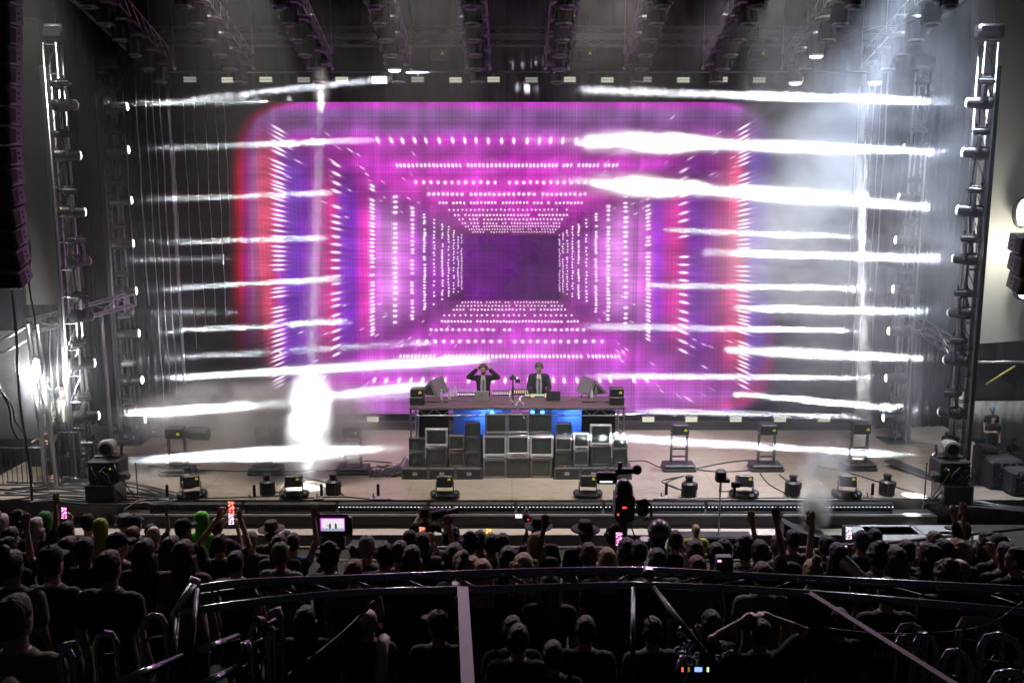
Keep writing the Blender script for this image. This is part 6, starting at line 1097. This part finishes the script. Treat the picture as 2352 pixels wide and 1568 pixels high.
# the two players
M['suit'] = mat('black_suit', (.005, .005, .006), .8, noise=.2, spec=.15); M['suit2'] = mat('navy_black_suit', (.006, .007, .012), .8, noise=.2, spec=.15); M['shirt_g'] = mat('grey_shirt', (.32, .32, .33), .6, noise=.15, stretch=(8, 1, 1)); M['tie'] = mat('dark_tie', (.02, .02, .025), .5)
for (u, v, r, l, m, hair, hc, lab, nod, shm) in ((1110, 836, 'ears', 'ears', 'suit', 'short', B_, 'man in a black suit and grey shirt adjusting his headphones behind the table', -.25, 'shirt_g'), (1238, 832, 'front', 'front', 'suit2', 'phones', B_, 'long haired man in a dark suit and tie bent over the controller', -.35, 'shirt_g')):
    t = person(u, v, r, l, m, hair, hc, 'skin3', lab, sleeve=1.86, Y=23.35, feet=.8, face=math.pi, group='players behind the table', nod=nod, legs='suit')
    mb = MB(); mb.add([(x, y, z) for (x, y, z) in ((-.055, .148, 1.0), (.055, .148, 1.0), (.075, .146, 1.2), (.06, .142, 1.38), (.045, .098, 1.47), (-.045, .098, 1.47), (-.06, .142, 1.38), (-.075, .146, 1.2))], [(0, 1, 2, 7), (7, 2, 3, 6), (6, 3, 4, 5)]); o = mb.build('shirt_front', shm, t); s_ = o.modifiers.new('s', 'SOLIDIFY'); s_.thickness = .012; s_.offset = 0
    mb = MB(); mb.add([(-.017, .158, 1.02), (.017, .158, 1.02), (.012, .155, 1.36), (.008, .115, 1.455), (-.008, .115, 1.455), (-.012, .155, 1.36)], [(0, 1, 2, 5), (5, 2, 3, 4)]); o = mb.build('tie', 'tie', t); s_ = o.modifiers.new('s', 'SOLIDIFY'); s_.thickness = .01; s_.offset = 0
    mb = MB(); mb.add([(-.03, .10, 1.475), (.03, .10, 1.475), (.06, .03, 1.50), (.045, .115, 1.43), (-.045, .115, 1.43), (-.06, .03, 1.50)], [(0, 1, 3, 4), (1, 2, 3), (0, 4, 5)]); mb.build('collar', 'c_white', t)
    Hm = Matrix.Translation((0, 0, 1.55)) @ Matrix.Rotation(nod, 4, 'X') @ Matrix.Translation((0, 0, -1.55)); mb = MB(); mb.path([(.098 * math.cos(a), 0, 1.66 + .125 * math.sin(a)) for a in [k * math.pi / 10 for k in range(11)]], .012, 6); mb.v = [tuple(Hm @ Vector(q)) for q in mb.v]; h1 = mb.build('headphones', 'plastic', None, True); h1.location = t.location; h1.rotation_euler = t.rotation_euler; h1.scale = t.scale
    mb = MB()
    for s in (-1, 1): mb.ball((s * .095, 0, 1.645), (.024, .038, .042), 10, 7, Hm)
    c_ = mb.build('ear_cups', 'tv_grey', h1, True); tag(h1, 'headphones worn by the %s' % ('man lifting both arms' if r == 'ears' else 'long haired man at the controller'), 'headphones')
    if r == 'ears': mb = MB(); mb.rings([((0, .06, 1.525), .04, .04), ((0, .055, 1.555), .058, .055), ((0, .05, 1.59), .06, .052)], 14, True, Hm); mb.build('beard', 'h_brown', t, True)
# ------------------------------------------------------------------ near railing truss, post, straps, seat loops
M['chrome'] = mat('polished_tube', (.35, .34, .36), .18, 1.0, noise=.1); M['dull'] = mat('dull_tube', (.06, .06, .065), .3, .8, noise=.2)
def rail_pts(L, d): return [at(u, v, d=d) for u, v in L]
def smooth(P, n=5):
    out = []
    for i in range(len(P) - 1):
        a, b, c, d = P[max(i - 1, 0)], P[i], P[i + 1], P[min(i + 2, len(P) - 1)]
        for k in range(n): s = k / n; out.append(.5 * ((2 * b) + (c - a) * s + (2 * a - 5 * b + 4 * c - d) * s * s + (3 * b - a - 3 * c + d) * s ** 3))
    return out + [P[-1]]
t = thing('railing_truss', 'gently bent dark tubular truss railing crossing the whole crowd', 'railing', at(1450, 1320, d=4.6)); o0 = t.location.copy()
up = smooth(rail_pts([(448, 1352), (560, 1338), (800, 1329), (1100, 1317), (1450, 1310), (1700, 1322), (1950, 1334), (2400, 1356)], 4.6)); lo = smooth(rail_pts([(405, 1408), (600, 1380), (830, 1360), (1100, 1353), (1380, 1345), (1520, 1345), (1850, 1362), (2400, 1408)], 4.45))
for nm, P, r in (('top_tube', up, .021), ('bottom_tube', lo, .019)): mb = MB(); mb.path([p - o0 for p in P], r, 12); mb.build(nm, 'chrome', t, True)
bk = [p + Vector((0, .22, -.02)) - o0 for p in lo]; mb = MB(); mb.path(bk, .017, 10); mb.build('back_tube', 'dull', t, True)
mb = MB()
for i in range(0, len(lo) - 1, 2): mb.tube(up[i] - o0, lo[i + 1] - o0, .007, n=6); mb.tube(lo[i + 1] - o0, bk[i], .007, n=6); mb.tube(up[i + 1] - o0 if i + 1 < len(up) else up[i] - o0, bk[i], .006, n=6)
mb.build('lacing', 'dull', t, True)
mb = MB(); a0, b0 = up[0] - o0, lo[0] - o0; mb.tube(a0 + Vector((0, -.02, .03)), b0 + Vector((-.02, 0, -.02)), .022, n=10); mb.tube(a0 + Vector((-.02, 0, -.0)), a0 + Vector((.0, .02, .05)), .026, n=12); mb.build('corner_coupler', 'alu', t, True)
for k, (u, v, u2, v2) in enumerate(((452, 1352, 430, 1600), (408, 1400, 392, 1600))): mb = MB(); mb.tube(at(u, v, d=4.5) - o0, at(u2, v2, d=4.1) - o0, .014, n=10); mb.build('end_post', 'dull', t, True)
for u, v in ((1490, 1315), (2080, 1385), (1045, 1350), (2170, 1392)): q = at(u, v, d=4.5) - o0; mb = MB(); mb.box(q, (.05, .06, .05), bev=.01); mb.build('clamp', 'dull', t)
M['tape'] = mat('mauve_painted_post', (.42, .30, .40), .5, emit=None, noise=.12, nscale=14)
a, b = at(1063, 1356, d=4.35), at(1078, 1640, d=3.3); t = thing('flat_post', 'mauve flat post with scuffs rising to the railing truss', 'post', a); mb = MB(); d_ = (b - a); s_ = Vector((1, 0, 0)); n_ = d_.cross(s_).normalized(); w2 = .026
mb.add([s_ * x + n_ * y + q for q in (Vector((0, 0, 0)), d_) for (x, y) in ((-w2, 0), (w2, 0), (w2, .02), (-w2, .02))], [(0, 1, 2, 3), (7, 6, 5, 4), (0, 4, 5, 1), (1, 5, 6, 2), (2, 6, 7, 3), (3, 7, 4, 0)]); mb.build('board', 'tape', t); mb = MB(); mb.box(d_ * .06 - n_ * .0 + Vector((0, -.002, .004)), (.014, .003, .03)); mb.box(d_ * .16 + Vector((0, -.002, .004)), (.05, .003, .003)); mb.build('scuff_marks', 'dull', t)
for (u, v, u2, v2, w_, m_, lab, nm) in ((1862, 1362, 2225, 1590, .012, 'tape', 'pale flat strap running diagonally down from the railing truss', 'strap'), (1500, 1348, 1700, 1600, .013, 'dull', 'dark diagonal brace pole under the railing truss beside the tripod joint', 'brace_pole'), (1455, 1350, 1452, 1600, .012, 'dull', 'thin vertical pole under the railing truss with coloured glints', 'brace_pole')):
    a, b = at(u, v, d=4.4), at(u2, v2, d=3.2 if nm == 'strap' else 3.9); mb = MB(); mb.tube(a, b, w_, w_, 8 if nm != 'strap' else 4); tag(mb.build(nm, m_, None, nm != 'strap'), lab, 'strap' if nm == 'strap' else 'pole')
for i, L in enumerate((((1480, 1380), (1500, 1440), (1560, 1480), (1610, 1462)), ((860, 1380), (780, 1460), (640, 1568)), ((1880, 1440), (2050, 1455), (2250, 1440), (2352, 1380)), ((2000, 1370), (2200, 1440), (2330, 1500)))):
    P = smooth([at(u, v, d=4.2) for u, v in L]); mb = MB(); mb.path(P, .004 if i != 1 else .008, 5); tag(mb.build('slack_cable', 'dull', None, True), ['thin looped cable hanging by the tripod joint', 'thick dark cable sagging diagonally below the long haired person in the gloom', 'thin cable sagging below the shirt with lettering marks', 'thin straight cable crossing the sagging one below the railing'][i], 'cable')
p = at(1662, 1303, d=4.7); t = thing('control_box', 'dark box with a small lit edge clamped on the railing truss', 'box', p); mb = MB(); mb.box((0, 0, 0), (.085, .06, .13), bev=.008); mb.build('body', 'case', t); mb = MB(); mb.box((-.03, -.033, .05), (.02, .004, .01)); mb.box((-.035, -.033, -.02), (.012, .004, .012)); mb.build('status_light', 'scr_pink', t)
# tripod joint with coloured indicator
p = at(1600, 1490, d=4.4); t = thing('monitor_rig', 'tripod joint with small coloured indicator lights in the gloom', 'camera rig', p); mb = MB(); rn2 = random.Random(8)
for k in range(12): mb = MB(); a = Vector((rn2.uniform(-.1, .12), rn2.uniform(-.1, .1), rn2.uniform(-.1, .12))); mb.tube(a, a + Vector((rn2.uniform(-.08, .08), rn2.uniform(-.05, .05), rn2.uniform(-.1, .1))), .01, n=6); mb.ball(a, .016, 8, 5); mb.build('clamp', 'chrome', t, True)
for dx, m_, w_ in ((-.085, 'led_red', .008), (-.055, 'yellow', .008), (-.01, 'bluled', .035), (.035, 'gled', .008)):
    if m_ == 'bluled': M['bluled'] = mat('blue_display', (.05, .05, .4), .3, emit=(.2, .3, 1), estr=2)
    mb = MB(); mb.box((dx, -.1, -.05), (w_, .006, .02)); mb.build('indicator', m_, t)
for k, a in enumerate((.6, 2.7, 4.4)): mb = MB(); mb.tube((0, 0, -.05), (.35 * math.cos(a), .35 * math.sin(a), -1.1), .014); mb.build('leg', 'dull', t)
# tubular loop rails along the aisles
def loop(u, v, wpx, d, lab, rz=0.0, h_=.62, lace=True):
    p = at(u, v, d=d); w_ = wpx * d / FPX; t = thing('loop_rail', lab, 'railing', p, (0, 0, rz), 'tubular loop rails beside the aisles'); pts = [(-w_ / 2, 0, -h_), (-w_ / 2, 0, -.06), (-w_ / 2 + .02, 0, -.015), (-w_ / 2 + .06, 0, 0), (w_ / 2 - .06, 0, 0), (w_ / 2 - .02, 0, -.015), (w_ / 2, 0, -.06), (w_ / 2, 0, -h_)]
    mb = MB(); mb.path(pts, .016, 10); mb.build('loop', 'chrome', t, True)
    mb = MB(); mb.tube((-w_ / 2, 0, -.12), (w_ / 2, 0, -.12), .007)
    if lace: mb.tube((-w_ / 2, 0, -.13), (0, 0, -.3), .005); mb.tube((w_ / 2, 0, -.13), (0, 0, -.3), .005); mb.tube((0, 0, -.3), (0, 0, -h_), .005)
    mb.build('lacing', 'dull', t, True)
for i, (u, v, w_, d, rz, lab) in enumerate(((350, 1412, 52, 4.5, .5, 'tubular loop rail with pink glint beside the bent railing end'), (240, 1450, 45, 4.4, .5, 'dim tubular loop rail below the striped band shirt'), (150, 1482, 26, 4.0, .6, 'small loop rail with a pink top near the backpack'), (592, 1420, 46, 4.6, 1.0, 'slanted loop rail with pink top, higher of the cluster under the railing'), (632, 1398, 34, 4.8, .9, 'small loop rail at the top of the cluster under the railing'), (560, 1475, 40, 4.3, 1.1, 'tall silver loop rail at the front of the cluster under the railing'), (620, 1432, 22, 4.6, 1.2, 'narrow loop rail glowing pink in the cluster under the railing'), (2095, 1436, 60, 4.4, -.5, 'dim tubular loop rail beside the pale strap'), (2128, 1452, 42, 4.2, -.6, 'loop rail with a pink top beside the pale strap'), (2255, 1420, 90, 4.4, -.3, 'wide loop rail with a long pink top at the far aisle'), (2200, 1495, 60, 3.9, -.8, 'bright curved loop rail under the wide pink topped one'), (2080, 1460, 40, 4.2, -1.0, 'thin slanting loop rail just under the pale strap'), (2300, 1460, 80, 3.9, -.4, 'loop rail with a glossy pink bar at the picture edge'), (2330, 1545, 90, 3.4, -.4, 'lowest loop rail with a pink bar at the bottom edge'))): loop(u, v, w_, d, lab, rz)
for i, (u, v, u2, v2, lab) in enumerate(((265, 1568, 418, 1508, 'handrail with a violet sheen at the bottom near the backpack'), (462, 1492, 545, 1462, 'short handrail with a white and blue sheen, upper one'), (468, 1570, 545, 1532, 'short handrail with a white and blue sheen, lower one'))):
    a, b = at(u, v, d=3.6), at(u2, v2, d=4.2); t = thing('handrail', lab, 'railing', a); mb = MB(); mb.tube((0, 0, 0), b - a, .017, n=12); mb.build('tube', 'chrome', t, True); mb = MB(); mb.tube(b - a, b - a - Vector((0, 0, .6)), .012); mb.build('post', 'dull', t)
# ------------------------------------------------------------------ fog over the stage
hz = bpy.data.materials.new('fog'); hz.use_nodes = True; nt = hz.node_tree; nt.nodes.clear(); o_ = nt.nodes.new('ShaderNodeOutputMaterial'); v_ = nt.nodes.new('ShaderNodeVolumeScatter'); v_.inputs['Density'].default_value = .0085; v_.inputs['Color'].default_value = (.92, .94, 1, 1); nt.links.new(v_.outputs[0], o_.inputs['Volume'])
mb = MB(); mb.box((0, 23.2, 6.0), (29, 7.4, 12.2)); o = mb.build('stage_haze', hz); tag(o, 'thin grey haze hanging over the whole stage', 'haze', kind='stuff')
cloud(1380, 560, 23.6, 900, 560, 3.0, .045, 1, .55, .45, .72, label='torn wisps of fog drifting across the video screen')
cloud(1960, 560, 23.6, 400, 640, 3.2, .42, 5, .32, .33, .70, (.80, .86, 1), label='big bank of bluish fog in front of the wing beyond the screen')
cloud(520, 950, 23.2, 340, 95, 1.7, 2.6, 9, .9, .36, .66, label='bright fog bank low over the stage floor by the rear tower')
cloud(640, 1000, 22.6, 360, 130, 1.2, .9, 21, .7, .35, .66, label='thin fog veil over the stands on the crew side of the stage')
cloud(690, 975, 21.9, 230, 150, 1.0, 3.5, 3, 1.3, .28, .6, label='dense glowing fog column on the stage floor under the downward beam')
cloud(738, 205, 21.6, 26, 60, .4, 1.6, 4, 1.8, .3, .6, label='small fog tuft in the downward beam under the ceiling trusses')
cloud(1490, 326, 25.4, 240, 46, 1.3, 1.5, 7, 1.6, .33, .6, label='dense fog patch in the highest wide beam on the screen')
cloud(1490, 425, 25.6, 260, 52, 1.2, 1.5, 13, 1.5, .36, .62, label='dense fog patch in the second wide beam on the screen')
cloud(1872, 1165, 19.3, 46, 90, .4, 16, 17, 2.4, .36, .62, (.88, .85, .97), label='steam plume rising from the effects box below the light bar', edge=.0)
cloud(1895, 1080, 19.8, 80, 110, .5, 4, 19, 1.8, .36, .66, (.88, .85, .97), label='thin top of the steam drifting up over the stage edge', edge=.0)
cloud(330, 1090, 20.9, 130, 42, .6, 2.2, 29, 2.0, .40, .66, label='low puff of fog streaming from the fog machine near the crew', edge=.0)
cloud(700, 300, 26.0, 150, 50, .7, 1.0, 53, 1.4, .40, .66, label='small fog drift at the upper screen corner by the crew side')
cloud(1800, 600, 25.4, 160, 260, 1.2, .5, 61, .9, .42, .68, (.85, .9, 1), label='thicker fog swirl hanging at the screen edge in the cross beams')
cloud(300, 640, 24.2, 260, 420, 2.2, .045, 31, .8, .40, .70, label='faint grey fog between the towers and the screen edge')
cloud(110, 850, 21.3, 150, 230, 1.2, .11, 41, .9, .35, .70, label='glowing haze around the gate truss by the crew')
cloud(1380, 60, 24.0, 620, 130, 2.6, .16, 37, .5, .42, .72, (.9, .82, .95), label='purple grey fog between the ceiling trusses')

# remove the two pattern lamps the others were copied from
for q_ in (proto, proto_off):
    for k_ in list(q_.children): bpy.data.objects.remove(k_)
    bpy.data.objects.remove(q_)
